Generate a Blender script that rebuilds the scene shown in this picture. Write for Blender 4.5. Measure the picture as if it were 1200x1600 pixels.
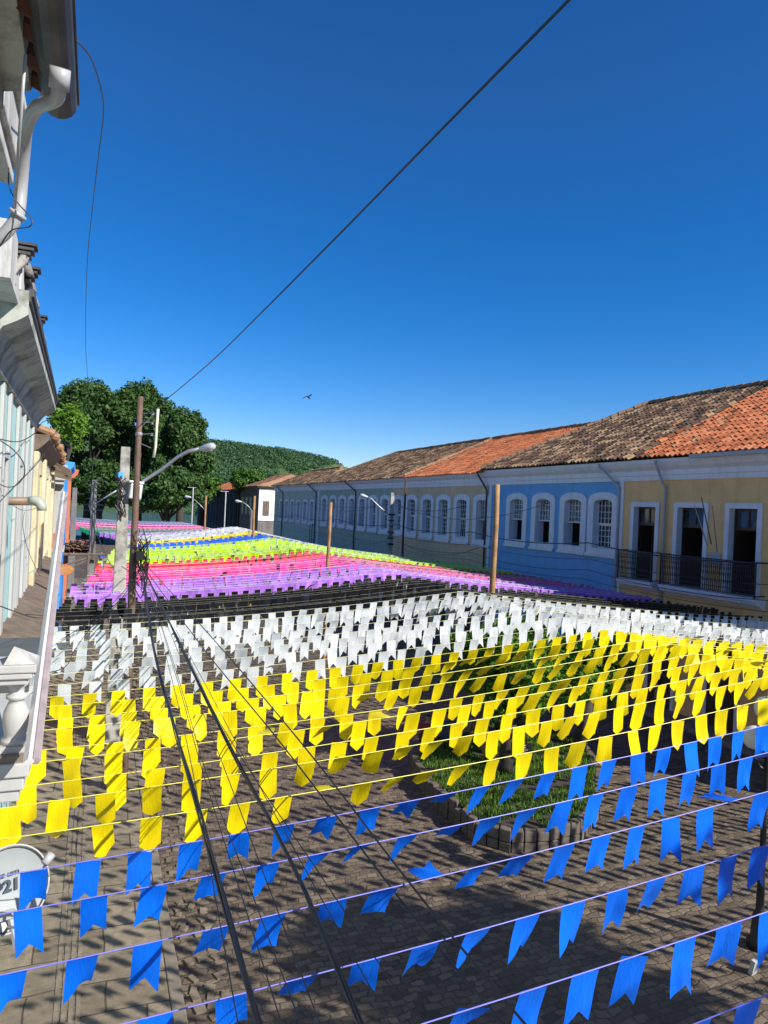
import bpy, bmesh, math, random
from mathutils import Vector, Matrix, noise
import numpy as np
R = math.radians
rnd = random.Random(7)
S = bpy.context.scene
for o in list(bpy.data.objects): bpy.data.objects.remove(o)
COL = S.collection

# ------------------------------------------------------------ camera
F_PX, ROLL, YAW, EYE = 1110.0, math.atan(.046), R(22.07), 6.5
fwd = Vector((math.sin(YAW), math.cos(YAW), 0)); rgt = Vector((math.cos(YAW), -math.sin(YAW), 0)); up = Vector((0, 0, 1))
# image right direction: horizon drops to the right, so local X climbs
cx = rgt*math.cos(ROLL) + up*math.sin(ROLL); cy = up*math.cos(ROLL) - rgt*math.sin(ROLL); cz = -fwd
cd = bpy.data.cameras.new('camera'); cam = bpy.data.objects.new('camera', cd); COL.objects.link(cam)
cam.matrix_world = Matrix(((cx.x, cy.x, cz.x, 0), (cx.y, cy.y, cz.y, 0), (cx.z, cy.z, cz.z, EYE), (0, 0, 0, 1)))
cd.sensor_fit = 'VERTICAL'; cd.sensor_height = 24; cd.sensor_width = 18; cd.lens = 24*F_PX/1600
cd.shift_y = -3/1600; cd.clip_end = 5000; cd.clip_start = .05
S.camera = cam
S.render.resolution_x = 768; S.render.resolution_y = 1024
S.view_settings.view_transform = 'Standard'; S.view_settings.look = 'None'
S.view_settings.exposure = 0.42; S.view_settings.gamma = 1

# ------------------------------------------------------------ sky and sun
SUN_AZ, SUN_EL = R(142), R(34.5)
W = bpy.data.worlds.new('World'); S.world = W; W.use_nodes = True
nt = W.node_tree; nt.nodes.clear()
sky = nt.nodes.new('ShaderNodeTexSky'); sky.sky_type = 'NISHITA'; sky.sun_disc = False
sky.sun_elevation = SUN_EL; sky.sun_rotation = SUN_AZ; sky.air_density = 1.0; sky.dust_density = 0.0; sky.ozone_density = 3.0; sky.altitude = 200
hs = nt.nodes.new('ShaderNodeHueSaturation'); hs.inputs['Saturation'].default_value = 1.36; hs.inputs['Value'].default_value = 1.0
bg = nt.nodes.new('ShaderNodeBackground'); bg.inputs[1].default_value = .085
wo = nt.nodes.new('ShaderNodeOutputWorld')
nt.links.new(sky.outputs[0], hs.inputs['Color']); tc = nt.nodes.new('ShaderNodeTexCoord'); sx = nt.nodes.new('ShaderNodeSeparateXYZ'); nt.links.new(tc.outputs['Generated'], sx.inputs[0])
for sock, lo, hi in (('Saturation', 1.60, 1.34), ('Value', 1.12, 1.0)):      # a deep tropical sky, blue right down to the horizon
    mr = nt.nodes.new('ShaderNodeMapRange'); mr.inputs['From Min'].default_value = 0.0; mr.inputs['From Max'].default_value = .5; mr.inputs['To Min'].default_value = lo; mr.inputs['To Max'].default_value = hi
    nt.links.new(sx.outputs['Z'], mr.inputs['Value']); nt.links.new(mr.outputs[0], hs.inputs[sock])
tn = nt.nodes.new('ShaderNodeMix'); tn.data_type = 'RGBA'; tn.blend_type = 'MULTIPLY'; tn.inputs[0].default_value = 1; tn.inputs[7].default_value = (.96, .95, 1.20, 1)
nt.links.new(hs.outputs[0], tn.inputs[6]); nt.links.new(tn.outputs[2], bg.inputs[0]); nt.links.new(bg.outputs[0], wo.inputs[0])
sl = bpy.data.lights.new('sun', 'SUN'); sl.energy = 5.0; sl.angle = R(.55); sl.color = (1, .95, .87)
so = bpy.data.objects.new('sun', sl); COL.objects.link(so)
sd = Vector((math.sin(SUN_AZ)*math.cos(SUN_EL), math.cos(SUN_AZ)*math.cos(SUN_EL), math.sin(SUN_EL)))
so.rotation_euler = sd.to_track_quat('Z', 'Y').to_euler()
so.location = (0, -20, 40)

# ------------------------------------------------------------ helpers
def at(px, py, X=None, Y=None, Z=None, z=None):
    u = (px-600)/F_PX; v = (py-797)/F_PX
    h = u*math.cos(ROLL)+v*math.sin(ROLL); d = v*math.cos(ROLL)-u*math.sin(ROLL)
    a = h*math.cos(YAW)+math.sin(YAW); b = math.cos(YAW)-h*math.sin(YAW); c = -d
    t = z if z is not None else X/a if X is not None else Y/b if Y is not None else (Z-EYE)/c
    return Vector((a*t, b*t, EYE+c*t))

def tag(o, label=None, cat=None, group=None, kind=None):
    if label: o['label'] = label
    if cat: o['category'] = cat
    if group: o['group'] = group
    if kind: o['kind'] = kind
    return o
def empty(name, loc=(0, 0, 0), rz=0):
    o = bpy.data.objects.new(name, None); COL.objects.link(o); o.location = loc; o.rotation_euler = (0, 0, rz)
    o.empty_display_size = .3
    return o
def thing(name, label, cat, loc=(0, 0, 0), group=None, rz=0):
    return tag(empty(name, loc, rz), label, cat, group)

class MB:
    """collects geometry in world coordinates; build() makes ONE mesh object"""
    def __init__(s): s.v = []; s.f = []; s.uv = None; s.smooth = False; s.mi = []
    def face(s, pts):
        n = len(s.v); s.v += [tuple(p) for p in pts]; s.f.append(tuple(range(n, n+len(pts))))
    def box(s, x0, x1, y0, y1, z0, z1):
        if x0 > x1: x0, x1 = x1, x0
        if y0 > y1: y0, y1 = y1, y0
        if z0 > z1: z0, z1 = z1, z0
        n = len(s.v)
        s.v += [(x0, y0, z0), (x1, y0, z0), (x1, y1, z0), (x0, y1, z0), (x0, y0, z1), (x1, y0, z1), (x1, y1, z1), (x0, y1, z1)]
        s.f += [tuple(n+i for i in q) for q in ((0, 3, 2, 1), (4, 5, 6, 7), (0, 1, 5, 4), (1, 2, 6, 5), (2, 3, 7, 6), (3, 0, 4, 7))]
        return s
    def obox(s, c, hx, hy, hz, rz=0, rx=0, ry=0):
        M = Matrix.Translation(c) @ Matrix.Rotation(rz, 4, 'Z') @ Matrix.Rotation(ry, 4, 'Y') @ Matrix.Rotation(rx, 4, 'X')
        n = len(s.v)
        for z in (-hz, hz):
            for x, y in ((-hx, -hy), (hx, -hy), (hx, hy), (-hx, hy)): s.v.append(tuple(M @ Vector((x, y, z))))
        s.f += [tuple(n+i for i in q) for q in ((0, 3, 2, 1), (4, 5, 6, 7), (0, 1, 5, 4), (1, 2, 6, 5), (2, 3, 7, 6), (3, 0, 4, 7))]
        return s
    def tube(s, pts, r, seg=8, cap=True):
        pts = [Vector(p) for p in pts]; rr = r if isinstance(r, (list, tuple)) else [r]*len(pts)
        n0 = len(s.v); ref = None
        for i, p in enumerate(pts):
            t = (pts[min(i+1, len(pts)-1)]-pts[max(i-1, 0)])
            if t.length < 1e-9: t = Vector((0, 0, 1))
            t.normalize()
            if ref is None: ref = Vector((0, 0, 1)) if abs(t.z) < .9 else Vector((1, 0, 0))
            a = t.cross(ref)
            if a.length < 1e-4: a = t.cross(Vector((1, 0, 0)))
            a.normalize(); b = a.cross(t).normalized(); ref = b
            for k in range(seg):
                w = 2*math.pi*k/seg; s.v.append(tuple(p+(a*math.cos(w)+b*math.sin(w))*rr[i]))
        for i in range(len(pts)-1):
            for k in range(seg):
                q = n0+i*seg; s.f.append((q+k, q+(k+1) % seg, q+seg+(k+1) % seg, q+seg+k))
        if cap:
            s.f.append(tuple(n0+k for k in range(seg))[::-1]); s.f.append(tuple(n0+(len(pts)-1)*seg+k for k in range(seg)))
        return s
    def lathe(s, c, prof, seg=20, axis='z'):
        n0 = len(s.v); c = Vector(c)
        for (r, z) in prof:
            for k in range(seg):
                w = 2*math.pi*k/seg; s.v.append(tuple(c+Vector((r*math.cos(w), r*math.sin(w), z))))
        for i in range(len(prof)-1):
            for k in range(seg):
                q = n0+i*seg; s.f.append((q+k, q+(k+1) % seg, q+seg+(k+1) % seg, q+seg+k))
        s.f.append(tuple(n0+k for k in range(seg))[::-1]); s.f.append(tuple(n0+(len(prof)-1)*seg+k for k in range(seg)))
        return s
    def extrude(s, prof, y0, y1, dx=0.0, cap=True):
        """closed (x,z) profile run along Y; dx = x shift per metre of Y"""
        n = len(prof); b = len(s.v)
        for y in (y0, y1):
            for (x, z) in prof: s.v.append((x+dx*y, y, z))
        for i in range(n): s.f.append((b+i, b+(i+1) % n, b+n+(i+1) % n, b+n+i))
        if cap: s.f.append(tuple(b+i for i in range(n))[::-1]); s.f.append(tuple(b+n+i for i in range(n)))
        return s
    def prism(s, poly, z0, z1):
        n = len(poly); b = len(s.v)
        for z in (z0, z1):
            for (x, y) in poly: s.v.append((x, y, z))
        for i in range(n): s.f.append((b+i, b+(i+1) % n, b+n+(i+1) % n, b+n+i))
        s.f.append(tuple(b+i for i in range(n))[::-1]); s.f.append(tuple(b+n+i for i in range(n)))
        return s
    def build(s, name, mat, parent=None, smooth=False, bevel=0.0, fix=True):
        me = bpy.data.meshes.new(name)
        org = Vector((0, 0, 0))
        if parent is not None: org = world_loc(parent)
        elif s.v:
            a = np.array(s.v); org = Vector(((a[:, 0].min()+a[:, 0].max())/2, (a[:, 1].min()+a[:, 1].max())/2, a[:, 2].min()))
        M = world_rot_inv(parent) if parent is not None else None
        vs = [Vector(v)-org for v in s.v]
        if M is not None: vs = [M @ v for v in vs]
        me.from_pydata([tuple(v) for v in vs], [], s.f)
        if s.uv is not None:
            l = me.uv_layers.new(name='uv'); l.data.foreach_set('uv', np.array(s.uv, dtype=np.float32).ravel())
        for m in (mat if isinstance(mat, (list, tuple)) else [mat]): me.materials.append(m)
        if fix and s.uv is None:
            bm = bmesh.new(); bm.from_mesh(me); bmesh.ops.recalc_face_normals(bm, faces=bm.faces); bm.to_mesh(me); bm.free()
        if smooth: me.shade_smooth()
        o = bpy.data.objects.new(name, me); COL.objects.link(o)
        if parent is not None: o.parent = parent
        else: o.location = org
        if bevel:
            md = o.modifiers.new('bevel', 'BEVEL'); md.width = bevel; md.segments = 2; md.limit_method = 'ANGLE'
        return o
def world_loc(o):
    p = Vector((0, 0, 0)); 
    while o is not None: p += o.location; o = o.parent
    return p
def world_rot_inv(o):
    while o.parent is not None: o = o.parent
    if abs(o.rotation_euler.z) < 1e-9: return None
    return Matrix.Rotation(-o.rotation_euler.z, 3, 'Z')

def text_mesh(body, size, M, mat, name, parent, bold=0.0, extrude=.002, align='CENTER'):
    c = bpy.data.curves.new('t', 'FONT'); c.body = body; c.size = size; c.extrude = extrude; c.offset = bold; c.align_x = align
    t = bpy.data.objects.new('t', c); COL.objects.link(t)
    dg = bpy.context.evaluated_depsgraph_get(); me = bpy.data.meshes.new_from_object(t.evaluated_get(dg))
    bpy.data.objects.remove(t)
    me.transform(Matrix.Translation(-world_loc(parent)) @ M); me.materials.clear(); me.materials.append(mat)
    o = bpy.data.objects.new(name, me); COL.objects.link(o); o.parent = parent
    return o

# ------------------------------------------------------------ materials
def nodes(name):
    m = bpy.data.materials.new(name); m.use_nodes = True; t = m.node_tree; b = t.nodes['Principled BSDF']
    return m, t, b
def N(t, k, **kw):
    n = t.nodes.new('ShaderNode'+k)
    for a, v in kw.items(): setattr(n, a, v)
    return n
def ramp(t, stops, src):
    r = N(t, 'ValToRGB'); e = r.color_ramp.elements
    while len(e) < len(stops): e.new(.5)
    for i, (p, c) in enumerate(stops): e[i].position = p; e[i].color = (*c, 1)
    t.links.new(src, r.inputs[0]); return r.outputs[0]
def mix(t, f, a, b, blend='MIX'):
    m = N(t, 'Mix', data_type='RGBA', blend_type=blend)
    for i, v in ((0, f), (6, a), (7, b)):
        if hasattr(v, 'is_linked'): t.links.new(v, m.inputs[i])
        elif isinstance(v, tuple): m.inputs[i].default_value = (*v, 1)
        else: m.inputs[i].default_value = v
    return m.outputs[2]
def coords(t, scale=(1, 1, 1), kind='Object'):
    c = N(t, 'TexCoord'); mp = N(t, 'Mapping'); mp.inputs['Scale'].default_value = scale
    t.links.new(c.outputs[kind], mp.inputs[0]); return mp.outputs[0]
def noise_tex(t, vec, sc, det=5, rough=.6):
    n = N(t, 'TexNoise'); n.inputs['Scale'].default_value = sc; n.inputs['Detail'].default_value = det; n.inputs['Roughness'].default_value = rough
    t.links.new(vec, n.inputs['Vector']); return n.outputs[0]
def bump(t, b, h, strength, dist):
    n = N(t, 'Bump'); n.inputs['Strength'].default_value = strength; n.inputs['Distance'].default_value = dist
    t.links.new(h, n.inputs['Height']); t.links.new(n.outputs[0], b.inputs['Normal'])
def plain(name, c, rough=.6, metal=0, var=.12, sc=6, bmp=.15, spec=.5, dirt=None, dirt_amt=.5, streak=False, lo_=.5):
    m, t, b = nodes(name); v = coords(t)
    n = noise_tex(t, v, sc, 6)
    lo = tuple(x*(1-var) for x in c); hi = tuple(min(1, x*(1+var)) for x in c)
    out = ramp(t, [(.3, lo), (.7, hi)], n)
    if dirt:
        v2 = coords(t, (2.2, 2.2, .35) if streak else (1, 1, 1)); d = noise_tex(t, v2, 1.6, 9, .72)
        k = ramp(t, [(lo_, (0, 0, 0)), (lo_+.2, (dirt_amt,)*3)], d); out = mix(t, k, out, dirt)
    t.links.new(out, b.inputs['Base Color']); b.inputs['Roughness'].default_value = rough; b.inputs['Metallic'].default_value = metal
    b.inputs['Specular IOR Level'].default_value = spec
    if bmp: bump(t, b, noise_tex(t, v, sc*6, 4), bmp, .01)
    return m
M = {}
M['blue_wall'] = plain('blue_limewash', (.16, .40, .68), .85, var=.1, sc=1.5, dirt=(.16, .30, .48), dirt_amt=.6, streak=True)
M['yellow_wall'] = plain('yellow_limewash', (.84, .52, .21), .85, var=.1, sc=1.5, dirt=(.50, .34, .14), dirt_amt=.5, streak=True)
M['ochre_wall'] = plain('ochre_limewash', (.64, .48, .28), .85, var=.1, sc=1.5, dirt=(.22, .17, .10), dirt_amt=.4, streak=True)
M['green_wall'] = plain('green_limewash', (.36, .44, .34), .85, var=.1, sc=1.5, dirt=(.10, .13, .11), dirt_amt=.4, streak=True)
M['sage_wall'] = plain('sage_limewash', (.47, .52, .41), .85, var=.1, sc=1.5, dirt=(.13, .14, .12), dirt_amt=.4, streak=True)
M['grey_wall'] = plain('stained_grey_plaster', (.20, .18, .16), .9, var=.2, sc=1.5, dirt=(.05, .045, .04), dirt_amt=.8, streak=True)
M['dark_wall'] = plain('blackened_plaster', (.075, .062, .055), .9, var=.3, sc=1.2, dirt=(.02, .018, .016), dirt_amt=.8, streak=True)
M['white'] = plain('white_trim', (.74, .74, .74), .7, var=.05, sc=3, dirt=(.36, .36, .36), dirt_amt=.4, streak=True)
M['white_clean'] = plain('white_plaster', (.47, .47, .445), .7, var=.04, sc=3, dirt=(.38, .37, .34), dirt_amt=.6, streak=True)
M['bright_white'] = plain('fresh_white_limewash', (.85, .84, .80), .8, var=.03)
M['old_white'] = plain('weathered_white_plaster', (.56, .55, .51), .85, var=.08, sc=4, dirt=(.16, .15, .13), dirt_amt=.85, streak=True)
M['soffit'] = plain('mouldy_soffit_paint', (.44, .46, .40), .85, var=.15, sc=3, dirt=(.09, .095, .08), dirt_amt=.95, lo_=.46)
M['teal'] = plain('teal_limewash', (.36, .58, .56), .85, var=.12, sc=2, dirt=(.55, .65, .62), dirt_amt=.6, streak=True)
M['faded_yellow'] = plain('peeling_yellow_plaster', (.60, .54, .37), .9, var=.14, sc=2.5, dirt=(.62, .50, .14), dirt_amt=.7, streak=True)
M['sky_blue'] = plain('bright_blue_paint', (.06, .33, .85), .6, var=.06)
M['terracotta'] = plain('terracotta_paint', (.58, .17, .07), .8, var=.1, dirt=(.35, .12, .06))
M['iron'] = plain('black_iron', (.016, .015, .014), .5, var=.2)
M['dark_metal'] = plain('grimy_metal', (.07, .068, .066), .55, metal=.3, var=.35, sc=5, dirt=(.16, .15, .14), dirt_amt=.6)
M['cable'] = plain('black_cable', (.012, .012, .013), .35, var=.2, spec=.6)
M['thin_cable'] = plain('grey_wire', (.06, .055, .05), .5, var=.2)
M['pvc'] = plain('white_pvc', (.42, .43, .43), .35, var=.05, dirt=(.3, .3, .29), dirt_amt=.4)
M['pvc_brown'] = plain('brown_pvc', (.26, .17, .11), .5, var=.2, dirt=(.1, .07, .05), dirt_amt=.6)
M['pvc_grey'] = plain('grey_green_pvc', (.38, .41, .34), .5, var=.1)
M['downpipe_dark'] = plain('dark_downpipe', (.05, .05, .055), .5, var=.2)
M['downpipe'] = plain('grey_downpipe', (.40, .40, .41), .5, var=.1)
M['concrete'] = plain('pole_concrete', (.42, .40, .35), .9, var=.15, sc=4, dirt=(.09, .08, .07), dirt_amt=.95, streak=False, lo_=.46)
M['concrete_grey'] = plain('grey_concrete', (.20, .19, .18), .9, var=.15, sc=4, dirt=(.08, .08, .08), dirt_amt=.6)
M['rust_pole'] = plain('brown_painted_pole', (.14, .085, .06), .7, var=.25, sc=5, dirt=(.23, .12, .075), dirt_amt=.7)
M['bamboo'] = plain('fresh_timber_pole', (.36, .20, .08), .7, var=.25, sc=5, dirt=(.22, .11, .045), dirt_amt=.8)
M['old_wood'] = plain('weathered_wood', (.17, .125, .09), .9, var=.3, sc=5, dirt=(.07, .05, .04), dirt_amt=.7)
M['door_wood'] = plain('dark_brown_joinery', (.045, .022, .014), .5, var=.25, sc=5)
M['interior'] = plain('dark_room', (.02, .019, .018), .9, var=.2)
M['lamp'] = plain('lamp_aluminium', (.62, .63, .64), .35, metal=.2, var=.06)
M['galv'] = plain('galvanised_arm', (.50, .52, .53), .4, metal=.5, var=.1)
M['bed_stone'] = plain('bed_stone', (.13, .105, .08), .95, var=.3, sc=4, dirt=(.07, .055, .04), dirt_amt=.8)
M['stone_kerb'] = plain('kerb_stone', (.21, .175, .13), .9, var=.22, sc=5, dirt=(.12, .11, .10), dirt_amt=.6)
M['soil'] = plain('dark_soil', (.055, .042, .03), .95, var=.3)
M['bark'] = plain('tree_bark', (.06, .05, .04), .95, var=.35, sc=8, bmp=.5)
M['hardware'] = plain('line_hardware', (.3, .3, .3), .5, metal=.5)
M['tube'] = plain('cream_tube', (.68, .68, .48), .5, var=.05)

def glass_mat():
    m, t, b = nodes('old_window_glass'); v = coords(t); n = noise_tex(t, v, 1.4, 3)
    t.links.new(ramp(t, [(.35, (.010, .012, .014)), (.7, (.06, .065, .07))], n), b.inputs['Base Color'])
    b.inputs['Roughness'].default_value = .08; b.inputs['Specular IOR Level'].default_value = .6
    bump(t, b, noise_tex(t, v, 3, 2), .05, .02); return m
M['glass'] = glass_mat()
def lace_mat():
    m, t, b = nodes('lace_curtain'); v = coords(t); n = noise_tex(t, v, 9, 4)
    t.links.new(ramp(t, [(.42, (.05, .05, .055)), (.62, (.34, .34, .34))], n), b.inputs['Base Color']); b.inputs['Roughness'].default_value = .4; return m
M['lace'] = lace_mat()

def tile_mat(name, stops, moss=None):
    m, t, b = nodes(name); c = N(t, 'TexCoord')
    wn = N(t, 'TexWhiteNoise', noise_dimensions='2D'); fl = N(t, 'VectorMath', operation='FLOOR')
    t.links.new(c.outputs['UV'], fl.inputs[0]); t.links.new(fl.outputs[0], wn.inputs['Vector'])
    v = coords(t); n = noise_tex(t, v, .45, 6, .65); n2 = noise_tex(t, v, 9, 5)
    ad = N(t, 'Math', operation='MULTIPLY_ADD'); t.links.new(wn.outputs['Value'], ad.inputs[0]); ad.inputs[1].default_value = .62
    sc = N(t, 'Math', operation='MULTIPLY'); t.links.new(n, sc.inputs[0]); sc.inputs[1].default_value = .42
    t.links.new(sc.outputs[0], ad.inputs[2])
    out = ramp(t, stops, ad.outputs[0])
    k = ramp(t, [(.48, (0, 0, 0)), (.68, (.65, .65, .65))], n2); out = mix(t, k, out, stops[0][1])
    t.links.new(out, b.inputs['Base Color']); b.inputs['Roughness'].default_value = .9; b.inputs['Specular IOR Level'].default_value = .2
    bump(t, b, n2, .5, .02); return m
M['tile_old'] = tile_mat('weathered_roof_tiles', [(.22, (.040, .028, .022)), (.45, (.11, .07, .048)), (.62, (.21, .125, .075)), (.82, (.40, .27, .15))])
M['tile_new'] = tile_mat('orange_roof_tiles', [(.18, (.22, .075, .035)), (.42, (.44, .135, .055)), (.7, (.56, .18, .075)), (.9, (.62, .26, .13))])
M['tile_mid'] = tile_mat('brown_roof_tiles', [(.22, (.07, .04, .03)), (.45, (.22, .10, .055)), (.65, (.34, .17, .09)), (.88, (.45, .30, .18))])

# ground ------------------------------------------------
def cobble_mat():
    m, t, b = nodes('granite_cobbles'); c = N(t, 'TexCoord')
    nz = N(t, 'TexNoise'); nz.inputs['Scale'].default_value = 2.3; nz.inputs['Detail'].default_value = 3
    t.links.new(c.outputs['Object'], nz.inputs['Vector'])
    sc = N(t, 'VectorMath', operation='SCALE'); sc.inputs['Scale'].default_value = .30; t.links.new(nz.outputs['Color'], sc.inputs[0])
    ad = N(t, 'VectorMath', operation='ADD'); t.links.new(c.outputs['Object'], ad.inputs[0]); t.links.new(sc.outputs[0], ad.inputs[1])
    br = N(t, 'TexBrick'); br.inputs['Scale'].default_value = 1; br.inputs['Brick Width'].default_value = .21; br.inputs['Row Height'].default_value = .13
    br.inputs['Mortar Size'].default_value = .022; br.inputs['Mortar Smooth'].default_value = 1.0; br.inputs['Bias'].default_value = 0
    br.inputs['Color1'].default_value = (.085, .062, .040, 1); br.inputs['Color2'].default_value = (.26, .197, .132, 1); br.inputs['Mortar'].default_value = (.075, .055, .037, 1)
    t.links.new(ad.outputs[0], br.inputs['Vector'])
    n = noise_tex(t, c.outputs['Object'], .35, 6, .65); n2 = noise_tex(t, c.outputs['Object'], 14, 6, .7)
    out = mix(t, ramp(t, [(.35, (0, 0, 0)), (.7, (.5, .5, .5))], n), br.outputs['Color'], (.20, .16, .115))
    out = mix(t, .55, out, ramp(t, [(.3, (.35, .35, .35)), (.75, (1.15, 1.1, 1.05))], n2), 'MULTIPLY')
    out = mix(t, ramp(t, [(.60, (0, 0, 0)), (.74, (.35, .35, .35))], noise_tex(t, c.outputs['Object'], 3.1, 5, .7)), out, (.075, .085, .04))
    t.links.new(out, b.inputs['Base Color']); b.inputs['Roughness'].default_value = .8
    h = N(t, 'Math', operation='MULTIPLY_ADD'); t.links.new(n2, h.inputs[0]); h.inputs[1].default_value = .8
    inv = N(t, 'Math', operation='SUBTRACT'); inv.inputs[0].default_value = 1; t.links.new(br.outputs['Fac'], inv.inputs[1]); t.links.new(inv.outputs[0], h.inputs[2])
    bump(t, b, h.outputs[0], .42, .04); return m
M['cobble'] = cobble_mat()
def slab_mat():
    m, t, b = nodes('sidewalk_slabs'); c = N(t, 'TexCoord')
    nz = N(t, 'TexNoise'); nz.inputs['Scale'].default_value = .8; nz.inputs['Detail'].default_value = 2
    t.links.new(c.outputs['Object'], nz.inputs['Vector'])
    sc = N(t, 'VectorMath', operation='SCALE'); sc.inputs['Scale'].default_value = .18; t.links.new(nz.outputs['Color'], sc.inputs[0])
    ad = N(t, 'VectorMath', operation='ADD'); t.links.new(c.outputs['Object'], ad.inputs[0]); t.links.new(sc.outputs[0], ad.inputs[1])
    br = N(t, 'TexBrick'); br.inputs['Scale'].default_value = 1; br.inputs['Brick Width'].default_value = .95; br.inputs['Row Height'].default_value = .62
    br.inputs['Mortar Size'].default_value = .014; br.inputs['Mortar Smooth'].default_value = .4
    br.inputs['Color1'].default_value = (.23, .185, .13, 1); br.inputs['Color2'].default_value = (.33, .27, .195, 1); br.inputs['Mortar'].default_value = (.09, .07, .05, 1)
    t.links.new(ad.outputs[0], br.inputs['Vector'])
    n2 = noise_tex(t, c.outputs['Object'], 8, 8, .75)
    out = mix(t, .7, br.outputs['Color'], ramp(t, [(.3, (.42, .40, .37)), (.7, (1.15, 1.13, 1.1))], n2), 'MULTIPLY')
    out = mix(t, ramp(t, [(.5, (0, 0, 0)), (.72, (.7, .7, .7))], noise_tex(t, c.outputs['Object'], .9, 7, .7)), out, (.11, .088, .062))
    t.links.new(out, b.inputs['Base Color']); b.inputs['Roughness'].default_value = .85
    h = N(t, 'Math', operation='SUBTRACT'); t.links.new(n2, h.inputs[0]); t.links.new(br.outputs['Fac'], h.inputs[1])
    bump(t, b, h.outputs[0], .6, .03); return m
M['slab'] = slab_mat()
M['earth'] = plain('bare_earth', (.16, .12, .08), .95, var=.3, sc=.3, dirt=(.07, .09, .04), dirt_amt=.6)
M['rubble'] = plain('broken_gutter_stones', (.19, .15, .105), .9, var=.35, sc=7, dirt=(.07, .055, .04), dirt_amt=.8, bmp=.6)
def water_mat():
    m, t, b = nodes('river_water'); b.inputs['Base Color'].default_value = (.05, .10, .15, 1); b.inputs['Roughness'].default_value = .15
    bump(t, b, noise_tex(t, coords(t, (1, 1, 1)), 1.2, 4), .3, .2); return m
M['water'] = water_mat()

def leaf_mat(name, lo, hi, tr=.25, sc=.6):
    m, t, b = nodes(name); v = coords(t); n = noise_tex(t, v, sc, 4)
    gi = N(t, 'NewGeometry'); wn = N(t, 'Math', operation='MULTIPLY_ADD'); t.links.new(gi.outputs['Random Per Island'], wn.inputs[0]); wn.inputs[1].default_value = .5
    sb = N(t, 'Math', operation='MULTIPLY'); t.links.new(n, sb.inputs[0]); sb.inputs[1].default_value = .6; t.links.new(sb.outputs[0], wn.inputs[2])
    c = ramp(t, [(.2, lo), (.9, hi)], wn.outputs[0]); t.links.new(c, b.inputs['Base Color']); b.inputs['Roughness'].default_value = .55
    b.inputs['Specular IOR Level'].default_value = .3
    tl = N(t, 'BsdfTranslucent'); t.links.new(c, tl.inputs[0]); ms = N(t, 'MixShader'); ms.inputs[0].default_value = tr
    out = t.nodes['Material Output']; t.links.new(b.outputs[0], ms.inputs[1]); t.links.new(tl.outputs[0], ms.inputs[2]); t.links.new(ms.outputs[0], out.inputs[0])
    return m
M['leaf_dark'] = leaf_mat('dark_fig_leaves', (.024, .065, .014), (.105, .20, .045), .25, .15)
M['leaf_bright'] = leaf_mat('bright_green_leaves', (.07, .17, .015), (.20, .36, .035), .3, .8)
M['leaf_plaza'] = leaf_mat('orange_tree_leaves', (.05, .15, .012), (.20, .38, .04), .35, .9)
M['leaf_bush'] = leaf_mat('ficus_bush_leaves', (.035, .10, .010), (.11, .22, .03), .2, .5)
M['grass'] = leaf_mat('lawn_grass', (.05, .13, .012), (.17, .30, .04), .3, 1.5)
M['forest'] = leaf_mat('hill_forest', (.03, .085, .035), (.085, .165, .06), .05, .02)
def hill_mat():
    m, t, b = nodes('hill_pasture'); v = coords(t); n = noise_tex(t, v, .012, 7, .6)
    t.links.new(ramp(t, [(.35, (.03, .07, .022)), (.52, (.06, .11, .03)), (.68, (.15, .19, .06))], n), b.inputs['Base Color']); b.inputs['Roughness'].default_value = .95; return m
M['hill'] = hill_mat()

def flag_mat(name, c, gloss=.35, tr=.22):
    m, t, b = nodes(name); v = coords(t)
    oi = N(t, 'ObjectInfo'); n = noise_tex(t, v, 4, 3)
    out = ramp(t, [(.3, tuple(x*.9 for x in c)), (.7, tuple(min(1, x*1.06) for x in c))], n)
    rv = N(t, 'Math', operation='MULTIPLY_ADD'); t.links.new(oi.outputs['Random'], rv.inputs[0]); rv.inputs[1].default_value = .28; rv.inputs[2].default_value = .84
    hv = N(t, 'HueSaturation'); t.links.new(out, hv.inputs['Color']); t.links.new(rv.outputs[0], hv.inputs['Value']); out = hv.outputs[0]
    t.links.new(out, b.inputs['Base Color']); b.inputs['Roughness'].default_value = gloss; b.inputs['Specular IOR Level'].default_value = .3
    vc = coords(t, (14, 3, 5), 'Generated'); bump(t, b, noise_tex(t, vc, .7, 3), .25, .02)
    tl = N(t, 'BsdfTranslucent'); t.links.new(out, tl.inputs[0]); ms = N(t, 'MixShader'); ms.inputs[0].default_value = tr
    o = t.nodes['Material Output']; t.links.new(b.outputs[0], ms.inputs[1]); t.links.new(tl.outputs[0], ms.inputs[2]); t.links.new(ms.outputs[0], o.inputs[0])
    return m
FC = dict(blue=(.003, .175, .93), yellow=(.90, .72, .004), white=(.68, .71, .72), black=(.012, .012, .014), purple=(.50, .21, .80), pink=(.90, .08, .38),
          red=(.76, .03, .07), lime=(.52, .85, .004), green=(.01, .25, .13), navy=(.02, .06, .33))
FM = {k: flag_mat(k+'_plastic_flag', c, .30 if k == 'black' else .4, .02 if k == 'black' else .13) for k, c in FC.items()}
CM = {'blue': plain('lilac_blue_cord', (.20, .20, .72), .4, var=.1, bmp=0), 'yellow': plain('yellow_cord', (.88, .82, .10), .4, var=.05, bmp=0),
      'pale': plain('pale_cord', (.78, .78, .45), .4, var=.05, bmp=0), 'dull': plain('dull_cord', (.30, .29, .20), .5, var=.1, bmp=0), 'white': plain('white_cord', (.75, .75, .72), .4, var=.05, bmp=0)}

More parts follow.
